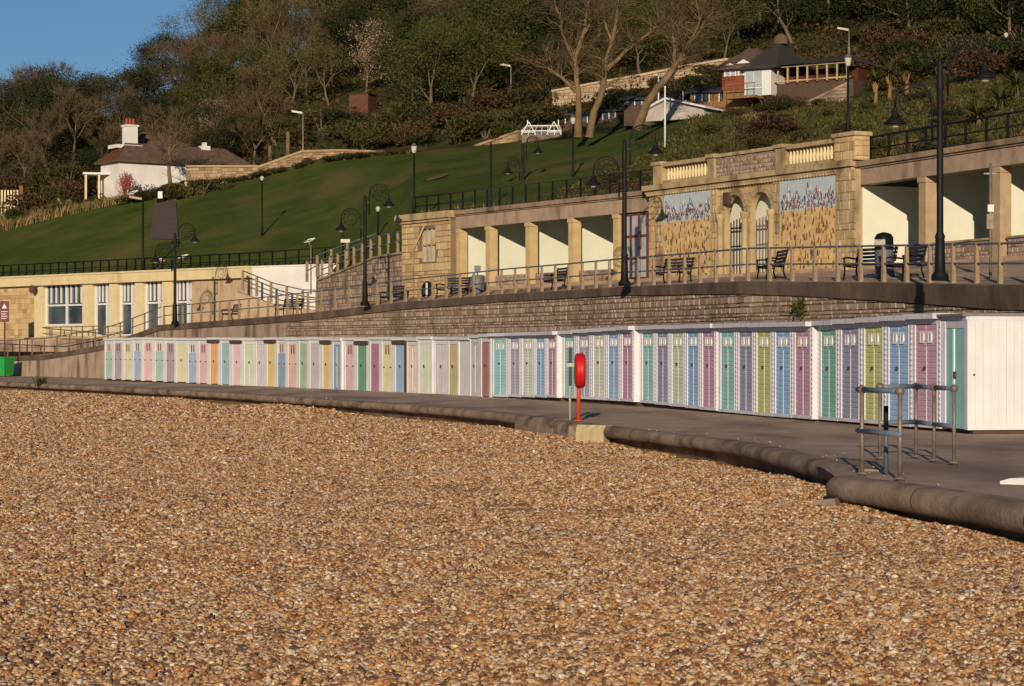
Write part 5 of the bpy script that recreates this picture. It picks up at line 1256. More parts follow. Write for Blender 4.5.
# low dark huts under the sycamores
def chalet(px0, px1, Y, yt, ye, yb, label, wall='timber', nw=2):
    f = Face(px0, Y + .8, px1, Y); z0 = f.z((px0 + px1) / 2, yb); T = thing('timber_chalet', label, 'chalet', f.w(0, 0, z0), f.rz); e = f.z((px0 + px1) / 2, ye) - z0; r = f.z((px0 + px1) / 2, yt) - z0
    mb = MB(); mb.box(0, f.len, 0, 3, -1.0, e); x = 0
    while x < f.len: mb.box(x + .01, min(x + .16, f.len), -.03, 0, -.2, e - .02); x += .19
    mb.build('wall', wall, T)
    mb = MB(); gable_roof(mb, 0, f.len, 0, 3, e, r, .3, .2); mb.build('roof', 'darkroof', T)
    for k in range(nw):
        x = f.len * (k + .5) / nw; mb = MB(); mb.box(x - .4, x + .4, -.06, -.031, e * .35, e * .85); w_ = mb.build('window', 'glass', T)
        mb = MB()
        for q in (-.42, 0, .42): mb.box(x + q - .03, x + q + .03, -.08, -.061, e * .33, e * .87)
        mb.build('frame', 'offwhite', w_)
    return T
chalet(548, 592, 132, 109, 114, 128, 'dark timber chalet behind the left sycamore trunks', 'darkwood')
chalet(597, 622, 131, 106, 110, 124, 'dark timber chalet between the two sycamore clumps', 'darkwood', 1)
T = chalet(624, 690, 123.5, 92, 98, 108, 'low brown chalet with dark roof above the white shed', 'darkwood', 3)
T = chalet(690, 739, 121.8, 83, 91, 107, 'brown timber chalet with orange door left of the balcony', 'timber', 2)
f = Face(716, 121.6, 728, 121.4)
mb = MB(); mb.box(1.52, 2.35, -.06, -.032, .0, .8); mb.build('door', 'sunhip_and_door', T)
# hillside house: tile hung block, white bay, verandah
HH = Face(722, 121.0, 773, 119.3); z0 = HH.z(740, 100); T = thing('hillside_house', 'hillside house with red tile-hung wall, white glazed bay and long verandah', 'house', HH.w(0, 0, z0), HH.rz)
zz = lambda py, px=745: HH.z(px, py) - z0
ua, ub = HH.u(746.5), HH.len
mb = MB(); mb.box(0, ua, 0, 5, zz(89), zz(68)); mb.build('tile_hung_wall', 'redtile', T)
mb = MB(); mb.box(.05, ua, .05, 5, zz(112), zz(89) - .003); mb.build('lower_wall', 'timber', T)
for px, yt in ((731.5, 66), (745, 63.5)):
    u = HH.u(px); mb = MB(); mb.box(u - .38, u + .30, -.05, -.01, zz(75), zz(yt)); w_ = mb.build('window', 'bluepane', T)
    mb = MB()
    for q in (-.38, -.04, .30): mb.box(u + q - .04, u + q + .04, -.09, -.051, zz(75.5), zz(yt - .5))
    mb.extrude([(u - .46, zz(yt)), (u + .38, zz(yt)), (u - .04, zz(yt) + .22)], -.16, -.01); mb.build('window_frame', 'white', w_)
mb = MB(); mb.box(ua + .002, ub, -.25, 5, zz(97), zz(69)); mb.build('bay_wall', 'white', T)
for k, px in enumerate((749.5, 753.5, 758, 762)):
    u = HH.u(px); mb = MB(); mb.box(u - .11, u + .11, -.29, -.251, zz(88), zz(70.5)); mb.build('window', 'bluepane', T)
mb = MB(); mb.box(ua + .1, HH.u(764), -.28, -.252, zz(96), zz(89.5)); mb.build('bay_panel', 'bluepane', T)
mb = MB(); gable_roof(mb, 0, ua + .2, -.1, 4.5, zz(67), zz(43), .35, .9); mb.build('roof', 'rooftile', T)
mb = MB(); gable_roof(mb, ua + .2, ub + .2, -.3, 5, zz(69) + .01, zz(37), .3, 1.1); mb.build('bay_roof', 'darkroof', T)
mb = MB(); xx = HH.u(763); mb.lathe([(.40, zz(41)), (.42, zz(36)), (.34, zz(33)), (.15, zz(30.5)), (.02, zz(30))], (xx, 2.3, 0), 12); mb.build('roof_turret', 'rooftile', T)
mb = MB(); mb.box(HH.u(735), ua + 1.1, -1.2, -.1, zz(100.5), zz(98)); mb.build('balcony', 'timber', T); bal = COL.objects[-1]
mb = MB()
for k in range(5): x = HH.u(736) + k * .42; mb.tube([(x, -1.15, zz(98)), (x, -1.15, zz(86))], .02, 5)
mb.beam((HH.u(735), -1.15, zz(86)), (ua + 1.1, -1.15, zz(86)), .04, .05); mb.build('balcony_rail', 'timber', bal)
M['veranda_red'] = mat('veranda_wall', (.085, .026, .02))
vu0, vu1 = HH.u(777), HH.u(846)
mb = MB(); mb.box(ub + .05, vu1 + .1, 1.4, 4, zz(97), zz(71)); mb.build('verandah_wall', 'veranda_red', T)
for k in range(8):
    x = vu0 + (vu1 - vu0) * k / 7; mb = MB(); mb.box(x - .045, x + .045, .1, .19, zz(86), zz(70.5)); mb.build('verandah_post', 'dressed', T)
mb = MB(); mb.box(ub, vu1 + .2, .05, .26, zz(70.4), zz(68.8)); mb.box(ub, vu1 + .2, .08, .24, zz(84.6), zz(83.2)); mb.build('verandah_beam', 'dressed', T)
mb = MB(); mb.mesh([(ub + .1, -.2, zz(68.5)), (vu1 + .5, -.2, zz(68.5)), (vu1 - .8, 3.2, zz(56)), (ub + .1, 3.2, zz(56)), (vu1 + .5, 4.2, zz(68.5))], [(0, 1, 2, 3), (1, 4, 2)]); mb.build('verandah_roof', 'darkroof', T)
mb = MB(); mb.box(ub + .1, vu1 + .3, .3, 4, zz(105), zz(86)); mb.build('verandah_base', 'darkwood', T)
ground_wall('path_wall', 'pale stone wall sloping down from the verandah', [(795, 116, 109, 114), (815, 115.5, 100, 105), (848, 114.5, 84, 90)], 'rubble', .3)
# brick hut among the trees
M['brickdark'] = mat('dark_brick', [(.3, (.085, .036, .022)), (.7, (.13, .058, .034))], scale=4, bump=.4)
f = Face(349, 158, 368, 157.5); T = thing('brick_hut', 'small red brick hut half hidden in the wood', 'hut', f.w(0, 0, f.z(355, 106)), f.rz)
mb = MB(); mb.box(0, f.len, 0, 1.5, -1, f.z(355, 94) - f.z(355, 106)); mb.build('wall', 'brickdark', T); mb = MB(); mb.box(-.1, f.len + .1, -.1, 1.6, f.z(355, 94) - f.z(355, 106) + .002, f.z(355, 93) - f.z(355, 106)); mb.build('roof', 'darkroof', T)
# fence/pergola at far left, wooden posts near the wood
g = at(12, 205, 152); g.z = hill(g.x, g.y); T = thing('picket_gate', 'pale picket gate beside brown posts at the far left of the lawn', 'gate', g); h = zpx(190, 152) - g.z
mb = MB()
for k in range(7): mb.box(-1.0 + k * .22, -.88 + k * .22, 0, .05, -.1, h)
mb.build('pickets', 'cream', T); mb = MB(); mb.box(-1.05, .5, .051, .1, h * .4, h * .5); mb.build('bar', 'cream', T); mb = MB(); mb.box(.55, .8, -.1, .15, -.2, h + .3); mb.build('post', 'timber', T)
for px, yb, yt in ((270, 163, 146), (288, 162, 132)):
    g = G(px, yb + 4); T = tag(MB().build('x', 'bark'), None); bpy.data.objects.remove(T)
    mb = MB(); mb.tube([(0, 0, -.3), (0, 0, zpx(yt, g.y) - g.z)], [.16, .13], 7); tag(mb.build('wooden_post', 'palebark', None, g), 'weathered wooden post behind the garden wall, %s one' % ('shorter' if px == 270 else 'taller'), 'post')
# two small dark figures of furniture at the top of the path
g = G(161, 203); T = thing('litter_bin', 'small dark litter bin with a white notice at the top of the lawn path', 'bin', g); mb = MB(); mb.lathe([(.28, 0), (.3, .8), (.22, .95)], (0, 0, 0), 10); mb.build('body', 'black', T); mb = MB(); mb.box(-.15, .15, -.34, -.31, .25, .7); mb.build('notice', 'white', T)
g = G(186, 198); mb = MB(); mb.tube([(0, 0, -.1), (0, 0, .9)], [.1, .09], 8); mb.lathe([(.1, .9), (.13, .98), (.02, 1.08)], (0, 0, 0), 8); tag(mb.build('stone_post', 'palecon', None, g), 'short pale post beside the shrubs at the top of the path', 'post')
# tarmac path across the lawn
mb = MB(); A = [G(150 + 1.5 * k / 10 * 3, 240 - 37 * k / 10) for k in range(11)]; B = [G(178 - .2 * k, 240 - 37 * k / 10) for k in range(11)]
mb.mesh([(p.x, p.y, p.z + .05) for p in A] + [(p.x, p.y, p.z + .05) for p in B], [(k, 11 + k, 12 + k, k + 1) for k in range(10)], True); tag(mb.build('lawn_path', 'path'), kind='structure')
for (a, b, c) in (((428, 182), (447, 174), .8),):
    A, B = G(*a), G(*b); d = (B - A); n_ = Vector((-d.y, d.x, 0)).normalized()
    mb = MB(); P = []
    for k in range(12):
        t = k / 11; p = A.lerp(B, t); q = math.sin(math.pi * t) * c * (.8 + .3 * math.sin(k * 2.1)); P.append((p + n_ * q, p - n_ * q * .7))
    mb.mesh([(x, y, hill(x, y) + .05) for x, y, z in [p[0] for p in P]] + [(x, y, hill(x, y) + .05) for x, y, z in [p[1] for p in P]], [(k, k + 1, 13 + k, 12 + k) for k in range(11)]); tag(mb.build('bare_patch', 'bareearth'), kind='structure')

# ------------------------------------------------------------------ trees and shrubs
def grow(rr, p, d, L, r, lvl, maxl, tubes, tips, spread, up):
    segs = 3; path = [p]; rad = [r]; q = p.copy(); dd = d.copy()
    for k in range(segs):
        dd = (dd + Vector((rr.gauss(0, .13), rr.gauss(0, .13), rr.gauss(0, .08) + up * .08))).normalized(); q = q + dd * L / segs; path.append(q.copy()); rad.append(r * (1 - .38 * (k + 1) / segs))
    tubes.append((path, rad, 7 if lvl == 0 else (5 if lvl == 1 else 3)))
    if lvl >= maxl: tips.append((q, dd)); tips.append((path[2], dd)); return
    n = rr.choice((2, 3, 3)) if lvl else rr.choice((3, 4))
    for k in range(n):
        a = 6.283 * (k + rr.uniform(-.3, .3)) / n; t = dd.orthogonal().normalized(); t = Matrix.Rotation(a, 3, dd) @ t
        s = spread * rr.uniform(.6, 1.25); nd = (dd * math.cos(s) + t * math.sin(s) + Vector((0, 0, up * .25))).normalized()
        grow(rr, q, nd, L * rr.uniform(.62, .88), rad[-1] * .72, lvl + 1, maxl, tubes, tips, spread, up)
    if lvl < maxl and rr.random() < .75:
        t = Matrix.Rotation(rr.uniform(0, 6.28), 3, dd) @ dd.orthogonal().normalized(); grow(rr, path[1 + (lvl == 0)], (dd * .5 + t * .85).normalized(), L * .6, rad[1] * .5, lvl + 1, maxl, tubes, tips, spread, up)
def twigs(mb, tips, rr, n, L, wd, mi=0):
    mb.mi = mi
    for p, d in tips:
        for _ in range(n):
            dd = (d + Vector((rr.gauss(0, .55), rr.gauss(0, .55), rr.gauss(.1, .45)))).normalized(); l = L * rr.uniform(.4, 1.1)
            s = dd.orthogonal().normalized(); s = Matrix.Rotation(rr.uniform(0, 6.28), 3, dd) @ s; p2 = p + Vector((rr.gauss(0, .12), rr.gauss(0, .12), rr.gauss(0, .12)))
            mid = p2 + dd * l * .5 + Vector((rr.gauss(0, .05), rr.gauss(0, .05), .04)); e = p2 + dd * l
            mb.mesh([p2 - s * wd, p2 + s * wd, mid + s * wd * .7, mid - s * wd * .7, e], [(0, 1, 2, 3), (3, 2, 4)])
            if rr.random() < .8:
                s2 = (dd + Vector((rr.gauss(0, .7), rr.gauss(0, .7), rr.gauss(0, .5)))).normalized(); mb.mesh([mid - s * wd * .6, mid + s * wd * .6, mid + s2 * l * .5], [(0, 1, 2)])
def tree_proto(name, seed, H, kind, leafm, spread=.55, nleaf=0, lsize=.16, lrad=.6, ntw=7, barkm='bark', up=.5, maxl=3):
    rr = random.Random(seed); tubes, tips = [], []
    grow(rr, Vector((0, 0, -.5)), Vector((rr.gauss(0, .06), rr.gauss(0, .06), 1)).normalized(), H * .34, H * .022, 0, maxl, tubes, tips, spread, up)
    top = max(t[0].z for t in tips); k = H * .93 / top
    tubes = [([q * k for q in pa], ra, n) for pa, ra, n in tubes]; tips = [(p * k, d) for p, d in tips]
    T = thing(name, '', 'tree', (0, 0, -60))
    mb = MB()
    for pa, ra, n in tubes: mb.tube(pa, ra, n, caps=False)
    mb.build('trunk', barkm, T)
    mb = MB()
    if ntw: twigs(mb, tips, rr, ntw, H * .13, .016)
    mb.mi = 1 if ntw else 0
    if nleaf:
        pts_ = []
        for p, d in tips:
            c = p + d * .2
            for _ in range(nleaf): pts_.append(c + Vector((rr.gauss(0, lrad), rr.gauss(0, lrad), rr.gauss(0, lrad * .75))))
        leaves(mb, pts_, lsize, rr)
    mb.build('crown', (['twig'] if ntw else []) + ([leafm] if nleaf else []), T)
    kids(T); return T
def conifer_proto(name, seed, H, m, wd=.26):
    rr = random.Random(seed); T = thing(name, '', 'tree', (0, 0, -60)); mb = MB(); mb.tube([(0, 0, -.5), (0, 0, H * .96)], [H * .02, .03], 7); mb.build('trunk', 'bark', T)
    mb = MB(); pts_ = []
    for _ in range(90):
        z = H * rr.uniform(.12, .98); r = (H - z) * wd * rr.uniform(.6, 1.15) + .15; a = rr.uniform(0, 6.28)
        for _ in range(60): t = rr.random() ** .6; pts_.append((r * t * math.cos(a) + rr.gauss(0, .16), r * t * math.sin(a) + rr.gauss(0, .16), z - .25 * r * t + rr.gauss(0, .14)))
    leaves(mb, pts_, .11, rr); mb.build('crown', m, T); kids(T); return T
M['ivy'] = M['leafdark']
PROTO = {
    'bare': [tree_proto('bare_tree', 11 + k, 9.5, 'bare', None, .50, 0, ntw=15, barkm='bark') for k in range(3)],
    'bud': [tree_proto('budding_tree', 21 + k, 8.5, 'bud', 'russet', .55, 16, .065, .6, ntw=9) for k in range(2)],
    'spring': [tree_proto('spring_tree', 31 + k, 8.5, 'spring', 'leafspring', .55, 34, .08, .6, ntw=6) for k in range(2)],
    'green': [tree_proto('leafy_tree', 41 + k, 9.0, 'green', 'leafmid', .6, 95, .10, .66, ntw=3, maxl=3) for k in range(2)],
    'dark': [tree_proto('evergreen_tree', 51 + k, 9.0, 'dark', 'leafdark', .6, 110, .105, .66, ntw=2, maxl=3) for k in range(2)],
    'fir': [conifer_proto('conifer', 61, 10.0, 'leafdark')],
    'blossom': [tree_proto('blossom_tree', 71, 6.0, 'blossom', 'blossom', .7, 30, .06, .4, ntw=6, barkm='palebark')],
}
WORDS = {'bare': 'bare brown branched tree', 'bud': 'russet budding tree', 'spring': 'yellow-green spring tree', 'green': 'mid green leafy tree', 'dark': 'dark evergreen tree', 'fir': 'dark pointed conifer', 'blossom': 'pale blossoming tree'}
USED = set()
def plant(kind, x, y, s, label, group=None, rr=random, sink=.0):
    pr = PROTO[kind][rr.randrange(len(PROTO[kind]))]
    o = pr if pr.name not in USED else copy_tree(pr)
    USED.add(pr.name)
    o.location = (x, y, hill(x, y) - sink); o.rotation_euler = (0, 0, rr.uniform(0, 6.28)); o.scale = (s * rr.uniform(.9, 1.15), s * rr.uniform(.9, 1.15), s); o['label'] = label
    if group: o['group'] = group
    elif 'group' in o: del o['group']
    return o
# the wood on the hill
rr = random.Random(77); placed = []
def region(px):
    if px < 180: return [('bare', 6), ('bud', 4), ('dark', 6), ('green', 2), ('spring', 1)]
    if px < 390: return [('bare', 6), ('bud', 4), ('green', 4), ('spring', 2), ('dark', 5)]
    if px < 620: return [('green', 5), ('dark', 4), ('bare', 3), ('bud', 3), ('spring', 2)]
    if px < 760: return [('dark', 5), ('bud', 3), ('bare', 3), ('green', 2), ('spring', 1)]
    return [('dark', 7), ('fir', 4), ('green', 2), ('bud', 2)]
def yback(px): return ip([(-60, 158), (0, 160), (100, 164), (250, 160), (330, 156), (412, 152), (520, 148), (560, 146), (690, 142), (730, 138), (850, 130), (1024, 121), (1100, 118)], px)
tries = 0
while len(placed) < 285 and tries < 20000:
    tries += 1
    px = rr.uniform(-70, 1095); t = rr.random() ** .85; yb_ = yback(px); Y = yb_ + t * (208 - yb_)
    x = (px - 512) * Y / F
    if any((x - a) ** 2 + (Y - b) ** 2 < (1.9 + 1.1 * rr.random()) ** 2 for a, b in placed): continue
    if 325 < px < 400 and Y < 172: continue
    ks = region(px); tot = sum(w_ for _, w_ in ks); q = rr.uniform(0, tot)
    for kd, w_ in ks:
        q -= w_
        if q <= 0: break
    s = rr.uniform(.6, .95) * (1.0 if Y > 175 else .85) * (1.12 if px > 240 else .86)
    if Y > 196 and px < 260: s *= ip([(-100, .75), (60, .85), (85, 1.0), (120, .7), (190, .95), (260, 1.1)], px)
    plant(kd, x, Y, s, WORDS[kd] + ' among the trees of the wooded hill', 'wooded hill, ' + WORDS[kd] + 's', rr, .2); placed.append((x, Y))
# single trees one can pick out
for kind, px, yb_, yt, lb in (('blossom', 366, 80, 22, 'pale blossoming tree with a straight trunk in the clearing left of the tall green trees'), ('spring', 330, 82, 38, 'small light green tree just left of the blossoming tree'),
                              ('blossom', 214, 150, 98, 'pinkish blossom tree behind the low chimney of the cottage'), ('green', 436, 118, 18, 'tall green tree at the left of the clump above the lawn'),
                              ('green', 470, 115, 20, 'tall green tree at the right of the clump above the lawn'), ('green', 452, 115, 8, 'tallest green tree at the back of the clump above the lawn'), ('green', 412, 115, 30, 'green tree at the far left of the clump above the lawn'), ('dark', 488, 115, 30, 'darker tree at the far right of the clump above the lawn'), ('spring', 235, 150, 105, 'yellow-green small tree behind the right end of the cottage'),
                              ('bare', 280, 95, 12, 'bare tree with twisted pale limbs near the skyline'), ('spring', 205, 60, -4, 'pale grey-green tree at the left end of the skyline ridge')):
    Y = {452: 156, 412: 154, 488: 151, 436: 149, 470: 148, 366: 168, 330: 165, 214: 172, 235: 170, 280: 178, 205: 197}[px]; x = (px - 512) * Y / F
    H0 = {'blossom': 6.0, 'spring': 8.5, 'green': 9.0, 'dark': 9.0, 'bare': 9.5}[kind]
    z = hill(x, Y); plant(kind, x, Y, (zpx(yt, Y) - z) / H0, lb, None, rr)
for o in list(COL.objects):                     # prototypes that were not planted
    if o.name in [p.name for v in PROTO.values() for p in v] and o.name not in USED:
        for c in KIDS.get(o.name, []): bpy.data.objects.remove(c)
        bpy.data.objects.remove(o)
# the slim golden tree in front of the cottage
def px_tree(name, label, Y, limbs, ntw, leafm=None, nl=0, bark='palebark', tw=1.1, seed=1, wd=.018):
    """limbs: lists of (px, py, depth offset, radius)"""
    rr = random.Random(seed); b = limbs[0][0]; O = at(b[0], b[1], Y); O.z = min(O.z, hill(O.x, O.y)); T = thing(name, label, 'tree', O)
    mb = MB(); tips = []
    for l in limbs:
        P = [at(q[0], q[1], Y + q[2]) - O for q in l]; rs = [q[3] * .76 for q in l]
        Q, S = [P[0]], [rs[0]]
        for a, c, r0, r1 in zip(P, P[1:], rs, rs[1:]):
            for k in (1, 2, 3): Q.append(a.lerp(c, k / 3) + (Vector((rr.gauss(0, .03), rr.gauss(0, .03), 0)) if k < 3 else Vector())); S.append(r0 + (r1 - r0) * k / 3)
        mb.tube(Q, S, 9, caps=False)
        for i in range(len(Q) // 3, len(Q)):
            d = (Q[i] - Q[i - 1]).normalized()
            for _ in range(3):
                side = Vector((rr.gauss(0, 1), rr.gauss(0, 1), rr.gauss(.3, .5))).normalized(); e = Q[i] + (d * .6 + side).normalized() * rr.uniform(.5, 1.3) * tw
                mb.tube([Q[i], (Q[i] + e) / 2 + Vector((0, 0, .08)), e], [S[i] * .35 + .01, S[i] * .2 + .01, .012], 4, caps=False); tips.append((e, (e - Q[i]).normalized())); tips.append(((Q[i] + e) / 2, (e - Q[i]).normalized()))
    mb.build('trunk', bark, T); mb = MB(); twigs(mb, tips, rr, ntw, tw, wd)
    if nl:
        mb.mi = 1; leaves(mb, [p + Vector((rr.gauss(0, .45), rr.gauss(0, .45), rr.gauss(0, .45))) for p, d in tips for _ in range(nl)], .05, rr)
    mb.build('crown', ['twig'] + ([leafm] if nl else []), T)
px_tree('sycamore_tree', 'tall bare sycamore, leftmost of the three on the lawn edge', 118, [[(578, 138, 0, .31), (579, 110, 0, .23), (577, 85, 0, .20), (575, 58, .2, .17), (585, 30, .4, .13), (590, 0, .5, .10), (588, -30, .5, .06)],
        [(576, 92, 0, .16), (562, 78, -.3, .12), (548, 68, -.6, .08), (536, 66, -.8, .05)], [(575, 62, .1, .15), (563, 35, .6, .1), (560, 15, .8, .07), (550, -10, 1, .04)], [(584, 34, .4, .1), (591, 22, 0, .07), (586, -5, -.3, .05)]], 9, 'russet', 3, seed=3, wd=.012)
px_tree('sycamore_tree', 'tall forked sycamore, middle one of the three on the lawn edge', 117, [[(589, 138, 0, .31), (594, 112, 0, .26), (603, 88, 0, .22), (606, 62, .1, .2), (613, 38, .2, .15), (618, 8, .3, .1), (622, -25, .3, .06)],
        [(606, 70, .1, .2), (622, 55, -.3, .15), (640, 40, -.6, .11), (655, 28, -.9, .08), (668, 10, -1, .04)], [(612, 42, .2, .1), (603, 15, .8, .08), (600, -20, 1, .05)]], 9, 'russet', 3, seed=4, wd=.012)
px_tree('sycamore_tree', 'bent sycamore leaning right, rightmost of the three by the white shed', 113, [[(637, 130, 0, .34), (646, 105, 0, .29), (657, 88, 0, .25), (672, 72, .1, .24), (680, 60, .2, .2), (688, 45, .2, .16), (700, 30, .3, .12), (712, 8, .3, .09), (720, -20, .3, .05)],
        [(676, 66, .1, .16), (674, 45, .5, .13), (673, 20, .8, .1), (670, -15, 1, .06)], [(692, 41, .2, .1), (700, 20, -.3, .07), (696, 0, -.5, .05)]], 9, 'russet', 3, seed=5, wd=.012)
px_tree('slim_tree', 'slim golden bare tree in front of the white cottage', 143.5, [[(170, 186, 0, .2), (169, 165, 0, .15), (170, 145, 0, .1), (171, 128, .1, .05)], [(169, 160, 0, .07), (160, 145, .2, .05), (155, 132, .3, .03)], [(170, 152, 0, .07), (178, 142, -.2, .05), (182, 130, -.3, .03)]], 5, 'leafspring', 3, seed=6, tw=.9)

# shrubs: one thing each
def bush_proto(name, seed, m, r=1.0, n=900, ls=.12, flat=.75, cat='shrub'):
    rr = random.Random(seed); T = thing(name, '', cat, (0, 0, -60)); mb = MB()
    for k in range(7): a = 6.28 * k / 7; mb.tube([(0, 0, -.2), (.3 * r * math.cos(a), .3 * r * math.sin(a), .5 * r), (.55 * r * math.cos(a), .55 * r * math.sin(a), .95 * r)], [.05, .035, .015], 4, False)
    mb.build('stems', 'bark', T); mb = MB(); pts_ = []
    lobes = [(rr.gauss(0, .42) * r, rr.gauss(0, .42) * r, rr.uniform(.35, .95) * r * flat, rr.uniform(.3, .55) * r) for _ in range(11)]
    for _ in range(int(n * 2.6)):
        x, y, z, q = rr.choice(lobes); v = Vector((rr.gauss(0, 1), rr.gauss(0, 1), rr.gauss(0, 1))).normalized() * q * rr.uniform(.7, 1.08); pts_.append((x + v.x, y + v.y, max(.02, z + v.z * flat)))
    leaves(mb, pts_, ls * .52, rr); mb.build('foliage', m, T); kids(T); return T
BUSH = {k: bush_proto(n_, 80 + i, m, 1.0, nn, ls) for i, (k, n_, m, nn, ls) in enumerate((('scrub', 'shrub', 'scrub', 900, .12), ('brown', 'brown_shrub', 'brownscrub', 900, .11), ('green', 'green_shrub', 'leafmid', 900, .12), ('dark', 'dark_shrub', 'leafdark', 900, .13),
        ('spring', 'light_shrub', 'leafspring', 800, .1), ('pink', 'flowering_shrub', 'pinkflower', 700, .1), ('plum', 'plum_hedge', 'plum', 1300, .09), ('tan', 'dry_shrub', 'tangrass', 800, .1)))}
BW = {'scrub': 'olive green shrub', 'brown': 'bare brown shrub', 'green': 'mid green shrub', 'dark': 'dark green shrub', 'spring': 'light yellow-green shrub', 'tan': 'dry tan shrub'}
BU = set()
def bush(k, x, y, s, label, group=None, z=None, rr=random):
    pr = BUSH[k]; o = pr if k not in BU else copy_tree(pr); BU.add(k)
    o.location = (x, y, hill(x, y) if z is None else z); o.rotation_euler = (0, 0, rr.uniform(0, 6.28)); o.scale = s if isinstance(s, tuple) else (s * rr.uniform(.9, 1.3), s * rr.uniform(.9, 1.3), s); o['label'] = label
    if group: o['group'] = group
    elif 'group' in o: del o['group']
    return o
rr = random.Random(5)
def bushes(n, pxr, yfun, kinds, smin, smax, where, grp):
    for _ in range(n):
        px = rr.uniform(*pxr); Y = yfun(px)
        if 82 < px < 262 and Y < 158.5: continue
        x = (px - 512) * Y / F; k = rr.choice(kinds); bush(k, x, Y, rr.uniform(smin, smax), BW[k] + ' ' + where, grp + ', ' + BW[k] + 's', None, rr)
# band between lawn and wood
bushes(70, (-20, 560), lambda px: ip(LB, px, 1) + .9 + rr.random() ** 1.3 * 15, ['brown', 'scrub', 'scrub', 'green', 'brown', 'dark'], .8, 1.7, 'between the lawn and the wood', 'shrubs above the lawn')
# slope right of the lawn
def slope_y(px): a = ip(LA, px, 1); b = ip(LB, px, 1); return a + 2 + rr.random() * (b - a - 6)
def right_slope(px):
    while True:
        Y = slope_y(px)
        if px > 690 or HOR - (hill_p(px, Y) - EYE) * F / Y > ip(LAWN_EDGE, px) + 7: return Y
        px = min(px + 4, 1050)
bushes(44, (600, 1060), right_slope, ['scrub', 'green', 'scrub', 'dark', 'brown', 'tan', 'scrub', 'dark', 'brown'], .28, .7, 'on the rough slope above the shelters', 'shrubs on the slope')
bushes(36, (860, 1075), lambda px: ip(LB, px, 1) + rr.random() * 22, ['dark', 'brown', 'dark', 'scrub', 'dark'], .9, 1.6, 'below the dark trees at the right', 'shrubs under the dark trees')
bushes(20, (600, 760), lambda px: ip([(600, 136), (690, 130), (760, 126)], px) + rr.random() * 7, ['dark', 'scrub', 'dark'], .5, .95, 'round the chalets and the stone retaining wall', 'shrubs round the chalets')
g = G(768, 139); bush('plum', g.x, g.y, (1.35, 1.0, 1.25), 'rounded dark plum-brown hedge below the verandah house', None, None, rr)
for px, py, s in ((1000, 118, 1.0),): pass
bush('pink', (125 - 512) * 146.4 / F, 146.4, (.75, .6, 1.5), 'pink flowering shrub against the white cottage wall', None, 12.1, rr)
for px, Y, s_, k in ((778, 115.3, .8, 'brown'), (786, 115, .7, 'scrub'), (794, 114.6, .55, 'brown'), (775, 113.5, .8, 'dark'), (768, 113.8, .8, 'brown'), (820, 114, .4, 'scrub')):
    bush(k, (px - 512) * Y / F, Y, s_, BW[k] + ' below the verandah of the hillside house', 'verandah ' + BW[k] + 's', None, rr)
# hedge in front of the cottage
for k, px in enumerate(range(62, 196, 7)):
    Y = (150.6 if px < 128 else 144.3) + .35 * math.sin(k); x = (px - 512) * Y / F; bush('dark' if k % 3 else 'scrub', x, Y, (1.0, .8, ip([(62, 1.1), (122, .8), (130, .5), (196, .72)], px) * rr.uniform(.85, 1.15)), ('dark green shrub' if k % 3 else 'olive green shrub') + ' in the hedge before the white cottage', 'cottage hedge, ' + ('dark' if k % 3 else 'olive'), None, rr)
for px in range(192, 412, 9):
    if rr.random() < .7: Y = ip([(192, 145), (258, 143.3), (303, 141.8), (412, 137)], px) + rr.uniform(-.6, -.2); x = (px - 512) * Y / F; k = rr.choice(('scrub', 'dark', 'green')); bush(k, x, Y, (rr.uniform(.35, .8), .4, rr.uniform(.3, .55)), 'low ' + BW[k] + ' growing against the garden wall', 'garden wall ' + BW[k] + 's', None, rr)
for k, px in enumerate((176, 190, 203)): Y = 141.5; bush('scrub' if k != 1 else 'spring', (px - 512) * Y / F, Y, rr.uniform(.9, 1.3), ['olive bush at the head of the lawn path', 'light bush right of the lawn path head', 'olive bush farther right of the lawn path'][k], None, None, rr)
for k, pr in BUSH.items():
    if k not in BU:
        for c in KIDS.get(pr.name, []): bpy.data.objects.remove(c)
        bpy.data.objects.remove(pr)
# palms on the slope
def palm(px, py, Y, h, label):
    x = (px - 512) * Y / F; rr = random.Random(int(px)); T = thing('cordyline_palm', label, 'palm', (x, Y, hill(x, Y))); mb = MB(); mb.tube([(0, 0, -.3), (.05, 0, h * .5), (0, .05, h)], [.13, .09, .09], 8); mb.build('trunk', 'timber' if h > 1 else 'bark', T)
    mb = MB()
    for _ in range(110):
        a = rr.uniform(0, 6.28); e = rr.uniform(-.5, 1.4); l = rr.uniform(.7, 1.05); d = Vector((math.cos(a) * math.cos(e), math.sin(a) * math.cos(e), math.sin(e))); s = d.cross(Vector((0, 0, 1))).normalized() * .03; c = Vector((0, 0, h))
        m_ = c + d * l * .6; t = c + d * l - Vector((0, 0, .25 * l)); mb.mesh([c - s, c + s, m_ + s, m_ - s, t], [(0, 1, 2, 3), (3, 2, 4)])
    mb.build('fronds', 'leafmid', T)
    if h > 1:
        mb = MB(); blades(mb, 60, .12, .5, .03, .5, rr, (0, 0, h - .55)); mb.build('dead_leaves', 'tangrass', T)
for k, (px, py, Y, h) in enumerate(((875, 70, 106, 1.25), (889, 62, 108, 1.4), (906, 58, 109, 1.3), (842, 72, 118, 1.3), (1000, 110, 84, .5), (978, 120, 80, .4), (1016, 95, 88, .7))):
    palm(px, py, Y, h, ['cordyline palm with orange trunk, left of the trio on the right slope', 'cordyline palm with orange trunk, middle of the trio', 'cordyline palm with orange trunk, right of the trio', 'cordyline palm beside the verandah end', 'spiky low palm right of the big scroll lamp', 'spiky low palm closest to the big scroll lamp', 'spiky low palm at the right edge of the slope'][k])

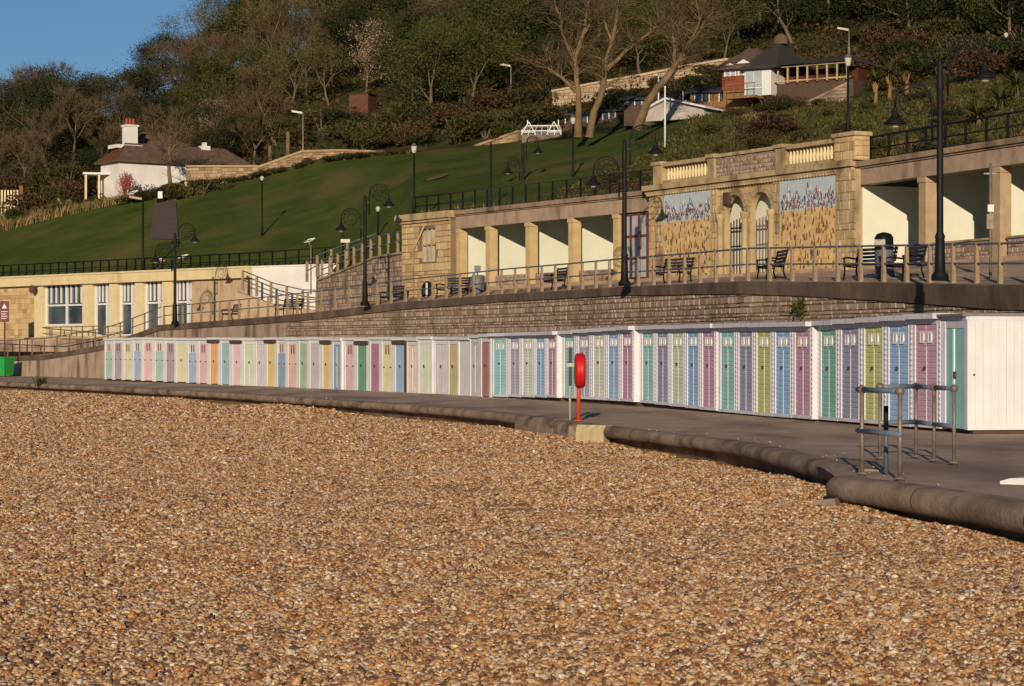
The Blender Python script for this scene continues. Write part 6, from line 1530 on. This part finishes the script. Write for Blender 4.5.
# ground cover (nobody could count it)
def cover(name, label, mats, n, pick, size, seed, blade=False):
    rr = random.Random(seed); mb = MB(); cen = None
    for k in range(n):
        px, Y = pick(rr); x = (px - 512) * Y / F; z = hill(x, Y); mb.mi = rr.randrange(len(mats))
        if blade: blades(mb, 5, .25, size, .035, .5, rr, (x, Y, z - .05))
        else: leaves(mb, [(x + rr.gauss(0, .35), Y + rr.gauss(0, .35), z + abs(rr.gauss(0, size * 1.8))) for _ in range(9)], size, rr, .4)
    tag(mb.build(name, mats), label, 'plants', kind='stuff')
cover('undergrowth', 'brown and green undergrowth between the trees of the wooded hill', ['scrub', 'brownscrub', 'leafdark', 'brownscrub'], 9000, lambda r: (lambda px: (px, ip(LB, px, 1) + 3 + (205 - ip(LB, px, 1)) * r.random()))(r.uniform(-80, 1100)), .15, 1)
def pick_slope(r):
    while True:
        px = r.uniform(560, 1090); f = r.random()
        a, b = ip(LA, px, 1), ip(LB, px, 1); Y = a + (b - a) * f
        if px > 690 or HOR - (hill_p(px, Y) - EYE) * F / Y > ip(LAWN_EDGE, px) + 2: return px, Y
cover('slope_vegetation', 'tangled low green and brown plants covering the rough slope', ['scrub', 'leafmid', 'brownscrub', 'leafdark', 'leafmid', 'brownscrub', 'scrub'], 2600, pick_slope, .065, 2)
cover('slope_grass', 'rough grass growing on the slope above the shelters', ['leafmid', 'greengrass', 'brownscrub', 'scrub', 'scrub', 'leafmid'], 11000, pick_slope, .22, 8, True)
def pick_bed(r):
    px = r.uniform(-60, 142); b = ip(LB, px, 1); return px, b + r.random() * 3.2 + .2
cover('flower_bed_plants', 'tan and green ornamental grasses in the long bed above the lawn', ['tangrass', 'tangrass', 'greengrass'], 900, pick_bed, .75, 3, True)
cover('silver_plants', 'silvery low plants behind the ornamental grasses', ['silvergrass', 'greengrass'], 420, lambda r: (lambda px: (px, ip(LB, px, 1) + 3.4 + r.random() * 2.2))(r.uniform(-60, 75)), .16, 4)
cover('lawn_foot_plants', 'straggling plants along the black roof railing at the lawn foot', ['greengrass', 'scrub', 'silvergrass'], 260, lambda r: (lambda px: (px, ip(LA, px, 1) + .3 + r.random() * 1.6))(r.uniform(418, 655)), .5, 6, True)

p = at(40, 386, 96.5); mb = MB(); blades(mb, 70, .22, .5, .02, .9, random.Random(4)); tag(mb.build('weed_tuft', 'leafmid', None, (p.x, p.y, -.12)), 'small green weed tuft at the promenade edge far left', 'plant')
